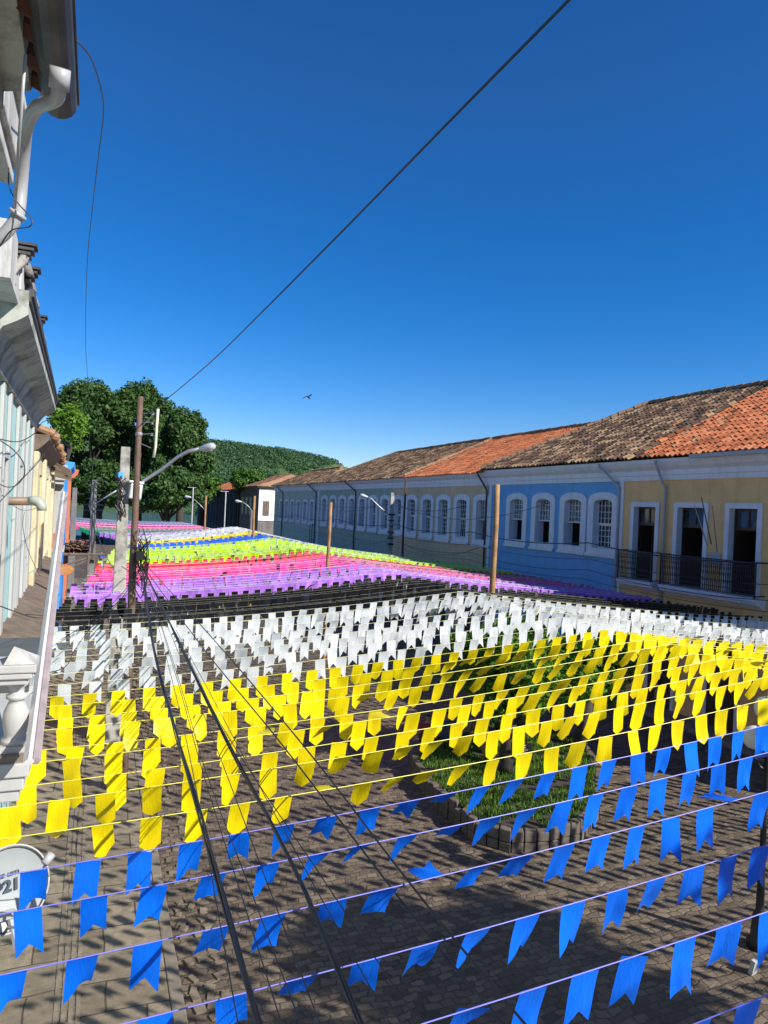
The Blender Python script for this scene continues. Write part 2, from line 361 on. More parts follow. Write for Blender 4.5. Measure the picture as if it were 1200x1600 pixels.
# ============================================================ ground, street, river, hill
def sheet(name, x0, x1, y0, y1, z, mat):
    o = MB(); o.face([(x0, y0, z), (x1, y0, z), (x1, y1, z), (x0, y1, z)]); return tag(o.build(name, mat, fix=False), kind='structure')
sheet('ground', -3000, 3000, -1500, 3000, -2.6, M['earth'])
g = MB(); g.box(-160, 200, -60, 128, -2.596, -.004); tag(g.build('terrace', M['earth']), kind='structure')
g = MB(); g.box(15, 200, 128.01, 178, -2.597, -.006); tag(g.build('terrace', M['earth']), kind='structure')
sheet('river', -600, 900, 128.2, 470, -2.0, M['water'])
sheet('street', -2, 17.6, -20, 127.5, 0.0, M['cobble'])
g = MB(); g.box(-4, 1.15, -15, 60, -.01, .085); tag(g.build('pavement', M['slab'], bevel=.01), kind='structure')
g = MB(); g.box(17.6, 18.6, -10, 90, -.01, .14); tag(g.build('pavement', M['slab']), kind='structure')
g = MB(); rr = random.Random(3)
y = 3.0
while y < 40:
    l = rr.uniform(.5, .95); g.box(1.155, 1.32, y, y+l-.015, -.02, .093+rr.uniform(-.01, .01)); y += l
tag(g.build('kerb', M['stone_kerb'], bevel=.012), kind='structure')
g = MB(); y = 3.0
while y < 40:
    l = rr.uniform(.7, 1.1); g.box(17.44, 17.595, y, y+l-.015, -.02, .15); y += l
tag(g.build('kerb', M['concrete_grey'], bevel=.012), kind='structure')
# strip of narrow setts in the pavement and broken gutter
g = MB(); y = 3.0
while y < 34:
    l = rr.uniform(.24, .32)
    for k in range(4):
        if rr.random() < .96: g.box(-.22+k*.085, -.22+k*.085+.052, y, y+l-.03, .075, .092+rr.uniform(0, .008))
    y += l
tag(g.build('drain_strip', M['stone_kerb']), kind='structure')
g = MB(); y = 3.0
while y < 34:
    for k in range(3):
        if rr.random() < .55:
            g.obox((1.50+k*.17+rr.uniform(-.03, .03), y+rr.uniform(-.03, .03), .012), rr.uniform(.04, .075), rr.uniform(.04, .08), rr.uniform(.012, .024), rr.uniform(-.6, .6), rr.uniform(-.12, .12), rr.uniform(-.12, .12))
    y += .2
tag(g.build('gutter_stones', M['rubble'], bevel=.008), kind='structure')

def hill_h(x, y):
    pts = [(-600, 50), (-200, 60), (40, 66), (108, 67.5), (135, 65), (162, 64), (190, 61), (215, 57.5), (229, 53), (250, 45), (290, 26), (340, 12), (600, 6), (1200, 4)]
    for (a, ha), (b, hb) in zip(pts, pts[1:]):
        if a <= x <= b: h = ha+(hb-ha)*(x-a)/(b-a); break
    else: h = 4
    h *= .93
    s = max(0, min(1, (y-455)/235)); s = s*s*(3-2*s) if y < 690 else max(0, 1-(y-690)/500)
    n = noise.fractal(Vector((x*.012, y*.012, 3)), 1, 2, 4)
    return -2.6 + (h+2.6)*s + n*7*min(1, s*2.2)*(1 if y < 660 else .25)
g = MB(); nx, ny = 150, 70
for j in range(ny+1):
    for i in range(nx+1):
        x = -450+i*8; y = 452+j*9; g.v.append((x, y, hill_h(x, y)))
for j in range(ny):
    for i in range(nx): q = j*(nx+1)+i; g.f.append((q, q+1, q+nx+2, q+nx+1))
tag(g.build('hills', M['hill'], smooth=True, fix=False), kind='structure')

# leaf clouds -------------------------------------------------
def leaf_cloud(name, centers, n, size, mat, parent=None, seed=1, shell=.55, org=None):
    """centers: list of (x,y,z,rx,ry,rz); n quads scattered in the outer part of the ellipsoids"""
    r = np.random.RandomState(seed); c = np.array(centers, float)
    w = (c[:, 3]*c[:, 4]*c[:, 5])**(2/3.); w /= w.sum(); idx = r.choice(len(c), n, p=w)
    d = r.normal(size=(n, 3)); d /= np.linalg.norm(d, axis=1)[:, None]
    rad = shell+(1-shell)*r.rand(n)**.7; rad *= 1+.10*r.normal(size=n)
    P = c[idx, :3]+d*c[idx, 3:]*rad[:, None]
    nrm = d+r.normal(size=(n, 3))*.8; nrm[:, 2] += .25; nrm /= np.linalg.norm(nrm, axis=1)[:, None]
    a = np.cross(nrm, r.normal(size=(n, 3))); a /= np.linalg.norm(a, axis=1)[:, None]; b = np.cross(nrm, a)
    s = size*(.6+.8*r.rand(n))[:, None]; bend = nrm*s*.25
    V = np.stack([P-a*s, P-b*s*.5+bend*.3, P+a*s-bend, P+b*s*.5+bend*.3], 1).reshape(-1, 3)
    o0 = Vector(org) if org is not None else (world_loc(parent) if parent is not None else Vector((c[:, 0].mean(), c[:, 1].mean(), (c[:, 2]-c[:, 5]).min())))
    V -= np.array(o0)
    me = bpy.data.meshes.new(name); me.vertices.add(len(V)); me.vertices.foreach_set('co', V.astype(np.float32).ravel())
    me.loops.add(4*n); me.loops.foreach_set('vertex_index', np.arange(4*n, dtype=np.int32)); me.polygons.add(n)
    me.polygons.foreach_set('loop_start', np.arange(0, 4*n, 4, dtype=np.int32)); me.update(calc_edges=True); me.materials.append(mat)
    o = bpy.data.objects.new(name, me); COL.objects.link(o)
    if parent is not None: o.parent = parent
    else: o.location = o0
    return o
cs = []; r2 = random.Random(11)
for _ in range(7000):
    x = r2.uniform(30, 330); y = r2.uniform(462, 702)
    n = noise.noise(Vector((x*.02, y*.02, 9)))
    if n > .26 or (abs(y-700) < 12 and r2.random() < .55): continue
    z = hill_h(x, y); s = r2.uniform(1.8, 3.8)*(.75 if y > 680 else 1); cs.append((x, y, z+s*.45, s, s, s*.8))
tag(leaf_cloud('forest', cs, 170000, .78, M['forest'], seed=5, shell=.8, org=(180, 600, 0)), kind='stuff')

# ============================================================ right-hand row of houses
FX = 18.41
def tile_roof(name, mat, parent, xe, xr, ze, zr, y0, y1, hip1=0.0, hip0=0.0, pitch=.235, row=.42, seed=0, alt=None):
    """front slope (eave x=xe to ridge x=xr) of barrel tiles in columns; hipped at y1 and/or y0"""
    rr = random.Random(seed); g = MB(); g.uv = []
    L = math.hypot(xr-xe, zr-ze); ux = (xr-xe)/L; uz = (zr-ze)/L; nxx, nz = -uz, ux
    prof = [(-.115, -.03), (-.072, .018), (-.035, .058), (0, .07), (.035, .058), (.072, .018), (.115, -.03)]
    nc = int((y1-y0)/pitch)
    for c in range(nc):
        yc = y0+(c+.5)*pitch; Lc = L
        if hip1 and yc > y1-hip1: Lc = L*(y1-yc)/hip1
        if hip0 and yc < y0+hip0: Lc = min(Lc, L*(yc-y0)/hip0)
        k = 0; s = -.06+rr.uniform(-.03, .03)
        while s < Lc:
            e = min(s+row+.05, Lc+.02); 
            if e-s < .05: break
            ai = 1 if alt and rr.random() < .3*math.exp(-abs(yc-alt[1])/alt[2])*(1+noise.noise(Vector((yc*.8, s*.6, 2)))) else 0
            j1 = rr.uniform(-.012, .012); n = len(g.v); lift = rr.uniform(.02, .045)
            for (d, lf, w) in ((s, lift, 1.06), (e, 0, .9)):
                for (a, h) in prof:
                    hh = h+lf; X = xe+ux*d+nxx*hh; Z = ze+uz*d+nz*hh + .05*noise.noise(Vector((yc*.35, d*.5, seed)))
                    g.v.append((X, yc+a*w+j1, Z))
            for i in range(6):
                g.f.append((n+i, n+i+1, n+8+i, n+7+i)); g.uv += [(c+.5, k+.5)]*4; g.mi.append(ai)
            # open lower lip
            n2 = len(g.v)
            for (a, h) in prof:
                g.v.append((xe+ux*s+nxx*(h+lift-.022), yc+a*.9*1.06+j1, ze+uz*s+nz*(h+lift-.022)))
            for i in range(6): g.f.append((n+i, n2+i, n2+i+1, n+i+1)); g.uv += [(c+.5, k+.5)]*4; g.mi.append(ai)
            s += row; k += 1
    o = g.build(name, [mat, alt[0]] if alt else mat, parent)
    if alt: o.data.polygons.foreach_set('material_index', np.array(g.mi, dtype=np.int32))
    return o
def plain_slopes(mat, parent, pts_list, name='rear_roof'):
    g = MB()
    for pts in pts_list: g.face(pts)
    return g.build(name, mat, parent, fix=False)
def ridge_caps(parent, a, b, mat, r=.13, n=None):
    g = MB(); a = Vector(a); b = Vector(b); L = (b-a).length; n = int(L/.4); rr = random.Random(int(L*10))
    for i in range(n):
        p = a.lerp(b, i/n); q = a.lerp(b, (i+1.12)/n); j = Vector((0, 0, rr.uniform(-.015, .02)))
        g.tube([p+j, q+j], [r*1.08, r*.86], 8)
    return g.build('ridge_tiles', mat, parent)

def wall_grid(g, x0, x1, ya, yb, za, zb, ops):
    """wall slab between x0..x1 with real rectangular openings"""
    ys = sorted({ya, yb, *[o[0] for o in ops], *[o[1] for o in ops]}); zs = sorted({za, zb, *[o[2] for o in ops], *[o[3] for o in ops]})
    for i in range(len(ys)-1):
        run = None
        for j in range(len(zs)-1):
            cy_, cz_ = (ys[i]+ys[i+1])/2, (zs[j]+zs[j+1])/2
            inside = any(o[0] < cy_ < o[1] and o[2] < cz_ < o[3] for o in ops)
            if not inside:
                if run is None: run = zs[j]
            if inside and run is not None: g.box(x0, x1, ys[i], ys[i+1], run, zs[j]); run = None
        if run is not None: g.box(x0, x1, ys[i], ys[i+1], run, zb)

def arc_pts(yc, hw, z_spring, rise, n=9):
    return [(yc+hw*math.cos(math.pi*(1-i/(n-1))), z_spring+rise*math.sin(math.pi*i/(n-1))) for i in range(n)]
def window(parent, yc, z0, z1, ow, iw, X, state, wallmat, seed=0, wname='window'):
    """arched sash window; outer width ow, opening iw; the frame hides the square wall opening"""
    fw = (ow-iw)/2; rise_o, rise_i = .30, .16
    g = MB(); xa, xb = X-.05, X+.06
    zs_o, zs_i = z1-rise_o, z1-fw*.85-rise_i; zb_i = z0+fw*.75
    # surround as one ring of quads (front), with inner reveal
    n = 13
    outer = [(yc-ow/2, z0)]+arc_pts(yc, ow/2, zs_o, rise_o, n)+[(yc+ow/2, z0)]
    inner = [(yc-iw/2, zb_i)]+arc_pts(yc, iw/2, zs_i, rise_i, n)+[(yc+iw/2, zb_i)]
    m = len(outer)
    def q(a, b, c, d): g.face([a, b, c, d])
    for i in range(m):
        j = (i+1) % m
        (oy, oz), (py, pz), (iy, iz), (jy, jz) = outer[i], outer[j], inner[i], inner[j]
        q((xa, oy, oz), (xa, py, pz), (xa, jy, jz), (xa, iy, iz))
        q((xa, oy, oz), (xb, oy, oz), (xb, py, pz), (xa, py, pz))
        q((xa, iy, iz), (xa, jy, jz), (xa+.47, jy, jz), (xa+.47, iy, iz))
        q((xb, oy, oz), (xb, iy, iz), (xb, jy, jz), (xb, py, pz))
    fr = g.build('window', M['white'], parent, fix=False); fr.name = wname
    # sashes
    s = MB(); xs = X+.17; zm = (zb_i+zs_i+rise_i)/2 - .02
    top = zs_i+rise_i
    def muntins(za, zb, xo, cols, rows, arched):
        w = .022
        s.box(xo, xo+.04, yc-iw/2, yc-iw/2+.05, za, zb-(rise_i if arched else 0)); s.box(xo, xo+.04, yc+iw/2-.05, yc+iw/2, za, zb-(rise_i if arched else 0))
        s.box(xo-.004, xo+.045, yc-iw/2+.05, yc+iw/2-.05, za, za+.055)
        for k in range(1, cols): yy = yc-iw/2+iw*k/cols; s.box(xo+.006, xo+.03, yy-w/2, yy+w/2, za+.055, zb-(.03 if arched else 0))
        for k in range(1, rows): zz = za+(zb-za)*k/rows; s.box(xo+.009, xo+.027, yc-iw/2+.05, yc+iw/2-.05, zz-w/2, zz+w/2)
        if not arched: s.box(xo-.004, xo+.045, yc-iw/2+.05, yc+iw/2-.05, zb-.05, zb)
    muntins(zm, top, xs, 5, 4, True)
    if state != 'open': muntins(zb_i, zm+.0, xs+.045, 5, 4, False)
    s.build('sash', M['white'], fr)
    p = MB(); p.box(xs+.05, xs+.055, yc-iw/2, yc+iw/2, zm, top); p.build('pane', M['lace'] if state == 'open' and rnd.random() < .7 else M['glass'], fr)
    if state != 'open':
        p = MB(); p.box(xs+.095, xs+.10, yc-iw/2, yc+iw/2, zb_i, zm); p.build('pane', M['glass'], fr)
    # sill
    k = MB(); k.box(X-.12, X-.052, yc-ow/2-.03, yc+ow/2+.03, z0-.09, z0+.02); k.build('sill', M['white'], fr, bevel=.01)
    iz0, iz1 = zb_i, zs_i+.02
    return (yc-iw/2-.02, yc+iw/2+.02, zb_i-.03, top+.02)

def cornice(parent, y0, y1, X, zb=8.0, mat='white'):
    g = MB(); w = X
    prof = [(w+.05, zb), (w-.06, zb), (w-.06, zb+.16), (w-.10, zb+.18), (w-.10, zb+.34), (w-.16, zb+.40), (w-.24, zb+.46), (w-.31, zb+.56), (w-.34, zb+.60), (w-.34, zb+.72), (w+.05, zb+.72)]
    g.extrude(prof, y0, y1); return g.build('cornice', M[mat], parent, bevel=0)
def ground_doors(parent, ys, X, mat='door_wood'):
    for y in ys:
        g = MB(); g.box(X-.04, X+.02, y-.68, y-.55, .14, 2.85); g.box(X-.04, X+.02, y+.55, y+.68, .14, 2.85); g.box(X-.045, X+.02, y-.7, y+.7, 2.85, 3.0)
        d = MB(); d.box(X-.012, X+.02, y-.55, y+.55, .14, 2.85)
        dd = d.build('ground_door', M[mat], parent)
        g.build('door_frame', M['white'], dd)
def house(name, label, y0, y1, wall, openings_cb=None, depth=12, zt=8.72):
    h = thing(name, label, 'house', (FX, (y0+y1)/2, 0))
    ops = openings_cb(h) if openings_cb else []
    g = MB(); wall_grid(g, FX, FX+.4, y0, y1, 0, zt, ops)
    g.build('wall', M[wall], h)
    g = MB(); g.box(FX+.402, FX+depth, y0, y0+.3, 0, zt); g.box(FX+.402, FX+depth, y1-.3, y1, 0, zt); g.box(FX+depth, FX+depth+.3, y0, y1, 0, zt)
    g.build('side_wall', M[wall], h)
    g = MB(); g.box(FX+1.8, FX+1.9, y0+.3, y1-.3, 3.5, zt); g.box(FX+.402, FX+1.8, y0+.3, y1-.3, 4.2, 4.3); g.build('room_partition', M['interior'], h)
    return h

WZ0, WZ1 = 5.14, 7.60
# --- blue house
def blue_ops(h):
    out = []
    for yc, st in ((28.72, 'open'), (26.57, 'open'), (24.45, 'open'), (22.56, 'shut')):
        out.append(window(h, yc, WZ0, WZ1, 1.78, 1.10, FX, st, 'blue_wall'))
    return out
BL = house('blue_house', 'blue upper storey with four white arched windows under an old tiled roof', 21.56, 31.28, 'blue_wall', blue_ops)
cornice(BL, 21.56, 31.28, FX); 
for ya_, yb_ in ((21.562, 21.66), (31.08, 31.278)): g = MB(); g.box(FX-.035, FX+.01, ya_, yb_, 0, 8.0); g.build('pilaster', M['white'], BL)
ground_doors(BL, [23.4, 26.2, 29.2], FX)
tile_roof('roof', M['tile_old'], BL, FX-.42, 24.9, 8.78, 12.3, 20.7, 31.6, hip1=4.2, seed=1, alt=(M['tile_new'], 20.7, .35))
plain_slopes(M['tile_old'], BL, [[(24.9, 20.7, 12.28), (31.4, 20.7, 8.78), (31.4, 31.6, 8.78), (24.9, 27.4, 12.28)], [(17.99, 31.6, 8.76), (24.9, 27.4, 12.28), (31.4, 31.6, 8.76)]])
ridge_caps(BL, (24.9, 20.7, 12.36), (24.9, 27.4, 12.36), M['tile_old']); ridge_caps(BL, (17.99, 31.6, 8.84), (24.9, 27.4, 12.36), M['tile_mid'])

# --- yellow house with balconies
def door_set(h, ya, yb, z0, z1):
    fw = .17; g = MB()
    g.box(FX-.05, FX+.25, ya, ya+fw, z0, z1-fw); g.box(FX-.05, FX+.25, yb-fw, yb, z0, z1-fw); g.box(FX-.055, FX+.25, ya-.004, yb+.004, z1-fw, z1)
    f = g.build('balcony_door', M['white'], h)
    g = MB(); x = FX+.19; zt = z1-fw; zs = zt-.62
    g.box(x, x+.06, ya+fw, yb-fw, zs-.05, zs+.05); g.box(x, x+.05, ya+fw, yb-fw, zt-.07, zt)
    g.box(x, x+.05, ya+fw, ya+fw+.07, zs+.05, zt-.07); g.box(x, x+.05, yb-fw-.07, yb-fw, zs+.05, zt-.07); yc = (ya+yb)/2; g.box(x, x+.05, yc-.035, yc+.035, zs+.05, zt-.07)
    g.build('transom', M['door_wood'], f)
    g = MB(); g.box(x+.03, x+.035, ya+fw, yb-fw, zs+.05, zt-.05); g.build('pane', M['glass'], f)
    # two leaves ajar, dark inside
    for sgn, yy in ((1, ya+fw+.01), (-1, yb-fw-.01)):
        g = MB(); g.obox((x+.27, yy+sgn*.05, (z0+zs-.05)/2), .27, .02, (zs-.05-z0)/2, sgn*.14)
        for zz in (.35, 1.25, 2.0): g.obox((x+.27, yy+sgn*.078, z0+zz), .18, .012, .22, sgn*.14)
        g.build('door_leaf', M['door_wood'], f)
    return (ya+.01, yb-.01, z0, z1-.02)
def railing(h, ya, yb, z0, z1, X):
    g = MB(); g.box(X-.02, X+.02, ya, yb, z1-.035, z1); g.box(X-.012, X+.012, ya, yb, z0+.05, z0+.075)
    g.box(X-.01, X+.01, ya, yb, z1-.17, z1-.15); g.box(X-.01, X+.01, ya, yb, z0+.20, z0+.22)
    for e in (ya, yb): g.box(X-.02, X+.02, e-.02, e+.02, z0, z1); g.box(X, FX, e-.015, e+.015, z1-.035, z1); g.box(X, FX, e-.01, e+.01, z0+.05, z0+.075)
    k = 0; y = ya+.09
    while y < yb-.05:
        g.box(X-.008, X+.008, y-.010, y+.010, z0+.075, z1-.035)
        if k % 2 == 1:      # scrolls
            for zc in (z0+.38, z0+.60, z0+.78):
                pts = [Vector((X, y+(.055-.038*t/9)*math.cos(t*.75), zc+(.085-.055*t/9)*math.sin(t*.75))) for t in range(10)]
                g.tube(pts, .008, 4)
        k += 1; y += .08
    r = g.build('railing', M['iron'], h); return r
def yel_ops(h):
    o = [door_set(h, 19.55, 20.98, 4.42, 7.22), door_set(h, 17.38, 18.86, 4.42, 7.22), door_set(h, 15.36, 16.72, 4.42, 7.22), door_set(h, 13.0, 14.4, 4.42, 7.22)]
    return o
YE = house('yellow_house', 'yellow two storey house with tall dark balcony doors and iron railings', 8.5, 21.558, 'yellow_wall', yel_ops)
cornice(YE, 8.5, 21.558, FX)
g = MB(); g.box(FX-.045, FX+.01, 21.40, 21.556, 0, 8.0); g.build('pilaster', M['white'], YE)
for (ya, yb) in ((19.35, 21.12), (15.15, 19.0)):
    g = MB(); prof = [(FX+.01, 4.04), (FX-.12, 4.06), (FX-.22, 4.15), (FX-.38, 4.20), (FX-.40, 4.27), (FX-.46, 4.30), (FX-.46, 4.40), (FX+.01, 4.40)]
    g.extrude(prof, ya, yb); b_ = g.build('balcony', M['white'], YE)
    railing(b_, ya+.04, yb-.04, 4.40, 5.46, FX-.42)
g = MB(); g.box(FX-.03, FX-.008, 16.82, 17.28, 5.20, 5.62); nm = g.build('wall_plaque', M['white_clean'], YE)
ground_doors(YE, [19.2, 16.6, 13.6], FX)
tile_roof('roof', M['tile_new'], YE, FX-.42, 24.9, 8.79, 12.28, 8.0, 20.68, seed=2, alt=(M['tile_old'], 20.7, .6))
plain_slopes(M['tile_new'], YE, [[(24.9, 8, 12.27), (31.4, 8, 8.78), (31.4, 20.69, 8.78), (24.9, 20.69, 12.27)]])
ridge_caps(YE, (24.9, 8, 12.36), (24.9, 20.7, 12.36), M['tile_mid'])
g = MB(); g.box(FX-.55, FX-.43, 8, 17.8, 8.66, 8.78); g.build('gutter', M['downpipe'], YE)

def downpipe(h, y, mat, X=FX, zt=8.66, lean=.5, zb=.3):
    g = MB(); g.tube([(X-.46, y+lean, zt), (X-.46, y+lean, zt-.12), (X-.40, y+lean*.75, zt-.25), (X-.14, y+.08, zt-.78), (X-.09, y, zt-.92), (X-.09, y, zt-1.1), (X-.09, y, zb)], .048, 8)
    return g.build('downpipe', M[mat], h, smooth=True)
downpipe(YE, 19.25, 'downpipe', lean=.12); downpipe(BL, 21.61, 'downpipe', lean=.75); downpipe(BL, 31.45, 'downpipe_dark', lean=.35)

# flag poles leaning from the balcony
for i, (pa, pb, c, lb) in enumerate((((1106, 840), (1085, 790), 'galv', 'pale thin flagpole leaning across the dark middle balcony door'), ((1112, 838), (1096, 777), 'rust_pole', 'brown thin flagpole leaning past the top corner of the middle balcony door'), ((1121, 850), (1113, 790), 'galv', 'grey thin flagpole leaning over the yellow wall above the white plaque'))):
    a = at(*pa, X=FX-.40); b = at(*pb, X=FX-1.15)
    g = MB(); g.tube([a-Vector((0, 0, .25)), b], [.022, .016], 6); tag(g.build('flagpole', M[c]), lb, 'flagpole', 'bare flagpoles on the balcony')

# --- long building, ochre half and green half
cent = [31.95, 34.15, 36.35, 38.52, 40.79, 42.92]
greens = [45.22, 47.46, 49.72, 52.02, 54.38, 56.78, 59.19]
fars = [62.95, 65.3, 67.65, 70.0, 72.4, 74.75]
def och_ops(h): return [window(h, y, 4.94, 7.56, 1.84, 1.12, FX, 'open' if i == 0 else 'shut', 'ochre_wall') for i, y in enumerate(cent)]
OC = house('ochre_house', 'ochre house front with six white arched sash windows between blue and green houses', 31.28, 43.95, 'ochre_wall', och_ops)
cornice(OC, 31.284, 43.95, FX, 8.0)
ground_doors(OC, [33, 36, 39, 42], FX)
tile_roof('roof', M['tile_new'], OC, FX-.42, 24.4, 8.62, 11.55, 31.3, 41.2, seed=3, alt=(M['tile_mid'], 41.2, 1.5))
def grn_ops(h): return [window(h, y, 4.94, 7.56, 1.84, 1.12, FX, 'open' if i in (2, 3) else 'shut', 'green_wall') for i, y in enumerate(greens)]
GR = house('green_house', 'grey green house front with seven white arched windows behind the street lamp', 43.95, 61.0, 'green_wall', grn_ops)
cornice(GR, 43.954, 61.0, FX, 8.0)
g = MB(); g.box(FX-.05, FX+.01, 60.75, 61.15, 0, 8.0); g.build('pilaster', M['white'], GR)
ground_doors(GR, [46, 50, 54, 58], FX)
tile_roof('roof', M['tile_old'], GR, FX-.42, 24.4, 8.62, 11.55, 41.2, 62.2, hip1=4.5, seed=4, alt=(M['tile_new'], 41.2, .8))
plain_slopes(M['tile_old'], GR, [[(24.4, 41.2, 11.53), (30.6, 41.2, 8.6), (30.6, 62.2, 8.6), (24.4, 57.7, 11.53)], [(17.99, 62.2, 8.6), (24.4, 57.7, 11.53), (30.6, 62.2, 8.6)]])
plain_slopes(M['tile_new'], OC, [[(24.4, 30.3, 11.53), (30.6, 30.3, 8.6), (30.6, 41.2, 8.6), (24.4, 41.2, 11.53)], [(18.9, 30.3, 8.7), (18.9, 31.35, 8.7), (24.4, 31.35, 11.53), (24.4, 30.3, 11.53)]])
ridge_caps(GR, (24.4, 41.2, 11.62), (24.4, 57.7, 11.62), M['tile_old']); ridge_caps(GR, (17.99, 62.2, 8.7), (24.4, 57.7, 11.62), M['tile_old'])
ridge_caps(OC, (24.4, 30.3, 11.62), (24.4, 41.2, 11.62), M['tile_mid']); ridge_caps(OC, (18.0, 41.25, 8.74), (24.4, 41.25, 11.63), M['tile_mid'], r=.1)
def far_ops(h): return [window(h, y, 4.90, 7.20, 1.6, 1.0, FX, 'open' if i == 3 else 'shut', 'sage_wall') for i, y in enumerate(fars)]
SG = house('sage_house', 'sage green house end with six narrow arched windows beyond the tall pilaster', 61.0, 77.9, 'sage_wall', far_ops)
cornice(SG, 61.154, 77.9, FX, 8.0)
ground_doors(SG, [64, 68, 72, 76], FX)
tile_roof('roof', M['tile_old'], SG, FX-.42, 21.6, 8.60, 10.35, 61.5, 78.1, hip1=3.4, hip0=3.0, seed=5)
plain_slopes(M['tile_old'], SG, [[(21.6, 64.5, 10.33), (25.2, 61.5, 8.6), (25.2, 78.3, 8.6), (21.6, 74.9, 10.33)], [(17.99, 78.3, 8.58), (21.6, 74.9, 10.33), (25.2, 78.3, 8.58)], [(17.99, 61.5, 8.58), (21.6, 64.5, 10.33), (25.2, 61.5, 8.58)]])
ridge_caps(SG, (21.6, 64.5, 10.4), (21.6, 74.9, 10.4), M['tile_mid'])
downpipe(GR, 51.1, 'downpipe_dark', lean=1.6); downpipe(SG, 61.6, 'downpipe_dark', lean=1.7); downpipe(SG, 73.9, 'downpipe_dark', lean=1.6)
# iron ladder-like cabinet by the pilaster
g = MB(); x = FX-.3
for yy in (61.7, 62.4): g.box(x-.02, x+.02, yy-.02, yy+.02, 2.9, 5.0)
for k in range(8): g.box(x-.02, x+.02, 61.7, 62.4, 3.0+k*.27, 3.03+k*.27)
g.box(x, FX, 61.68, 61.72, 4.9, 4.94); g.box(x, FX, 62.38, 62.42, 3.0, 3.04)
tag(g.build('wall_ladder_frame', M['iron']), 'black iron ladder-like frame on the green house front beside the pilaster', 'bracket')
# --- small buildings further on, white end wall lit by the sun
WH = thing('white_house', 'low house with a sunlit white end wall beyond the sage green house', 'house', (24, 107, 0))
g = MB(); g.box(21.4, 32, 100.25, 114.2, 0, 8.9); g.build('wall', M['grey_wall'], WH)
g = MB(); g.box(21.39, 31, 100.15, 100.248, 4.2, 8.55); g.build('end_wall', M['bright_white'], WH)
g = MB(); g.box(21.1, 32.2, 100.0, 114.4, 8.9, 9.1); g.build('eave', M['grey_wall'], WH)
tile_roof('roof', M['tile_mid'], WH, 21.0, 26.6, 9.12, 11.2, 99.8, 114.6, hip0=3.0, hip1=3, seed=6)
plain_slopes(M['tile_mid'], WH, [[(21.0, 99.8, 9.1), (26.6, 102.8, 11.18), (32.4, 99.8, 9.1)], [(32.4, 99.8, 9.1), (26.6, 102.8, 11.18), (26.6, 111.6, 11.18), (32.4, 114.6, 9.1)]])
for y in (103, 106, 109, 112):
    g = MB(); g.box(21.36, 21.4, y-.5, y+.5, 5, 7.4); w_ = g.build('window', M['glass'], WH); g = MB(); g.box(21.32, 21.4, y-.6, y-.5, 4.9, 7.5); g.box(21.32, 21.4, y+.5, y+.6, 4.9, 7.5); g.box(21.32, 21.4, y-.5, y+.5, 7.4, 7.5); g.build('window_frame', M['white'], w_)
g = MB(); g.box(22.0, 22.9, 100.11, 100.15, 4.9, 7.0); g.build('shutter', M['old_wood'], WH)
DK = thing('derelict_house', 'blackened derelict house with tall bays and a broken roof', 'house', (24, 138, 0))
g = MB(); g.box(21.2, 32, 114.5, 164, 0, 8.4); g.build('wall', M['dark_wall'], DK)
for k in range(13):
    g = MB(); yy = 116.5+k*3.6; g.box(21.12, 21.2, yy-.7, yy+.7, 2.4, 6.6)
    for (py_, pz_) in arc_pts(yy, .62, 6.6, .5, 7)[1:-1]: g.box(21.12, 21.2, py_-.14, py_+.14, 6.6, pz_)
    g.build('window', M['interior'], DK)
    g = MB(); g.box(21.02, 21.2, yy+1.5, yy+1.9, 0, 8.2); g.build('pilaster', M['grey_wall'], DK)
g = MB(); g.box(20.95, 32, 114.5, 164, 8.4, 8.8); g.build('parapet', M['dark_wall'], DK)
tile_roof('roof', M['tile_new'], DK, 21.3, 26.5, 8.83, 11.0, 122, 160, hip0=1.0, hip1=9, seed=8, pitch=.4, row=.7)
g = MB(); g.box(22, 27, 114.8, 120, 8.8, 10.9); g.build('ruined_gable', M['dark_wall'], DK)
# bush growing over the derelict house
def bush(name, label, c, r, n, size, mat, seed, cat='bush'):
    t = thing(name, label, cat, (c[0], c[1], c[2]-r[2]-.3)); rr = random.Random(seed); cs = []
    for _ in range(16):
        cs.append((c[0]+rr.uniform(-.6, .6)*r[0], c[1]+rr.uniform(-.6, .6)*r[1], c[2]+rr.uniform(-.5, .5)*r[2], r[0]*rr.uniform(.3, .5), r[1]*rr.uniform(.3, .5), r[2]*rr.uniform(.35, .55)))
    g = MB()
    for q in cs[:8]: g.tube([(c[0], c[1], c[2]-r[2]-.3), ((c[0]+q[0])/2, (c[1]+q[1])/2, (c[2]+q[2]-r[2])/2-.0), (q[0], q[1], q[2])], [.06, .04, .015], 5)
    g.build('stem', M['bark'], t); leaf_cloud('foliage', cs, n, size, mat, t, seed=seed, shell=.2); return t
bush('rounded_bush', 'rounded bright green bush behind the small tiled roofs below the hill', at(386, 748, z=112), (2.9, 2.6, 1.95), 7500, .2, M['leaf_bush'], 4)
bush('roof_shrub', 'bright green shrub growing from the eave of the peeling yellow house', at(107, 668, z=30), (.85, 1.0, 1.15), 3200, .085, M['leaf_bright'], 6, 'shrub')
bush('verge_shrub', 'low ivy shrub along the dark ruined parapet under the hill', at(336, 767, z=132), (4.0, 3.0, 1.1), 3500, .2, M['leaf_bush'], 8)

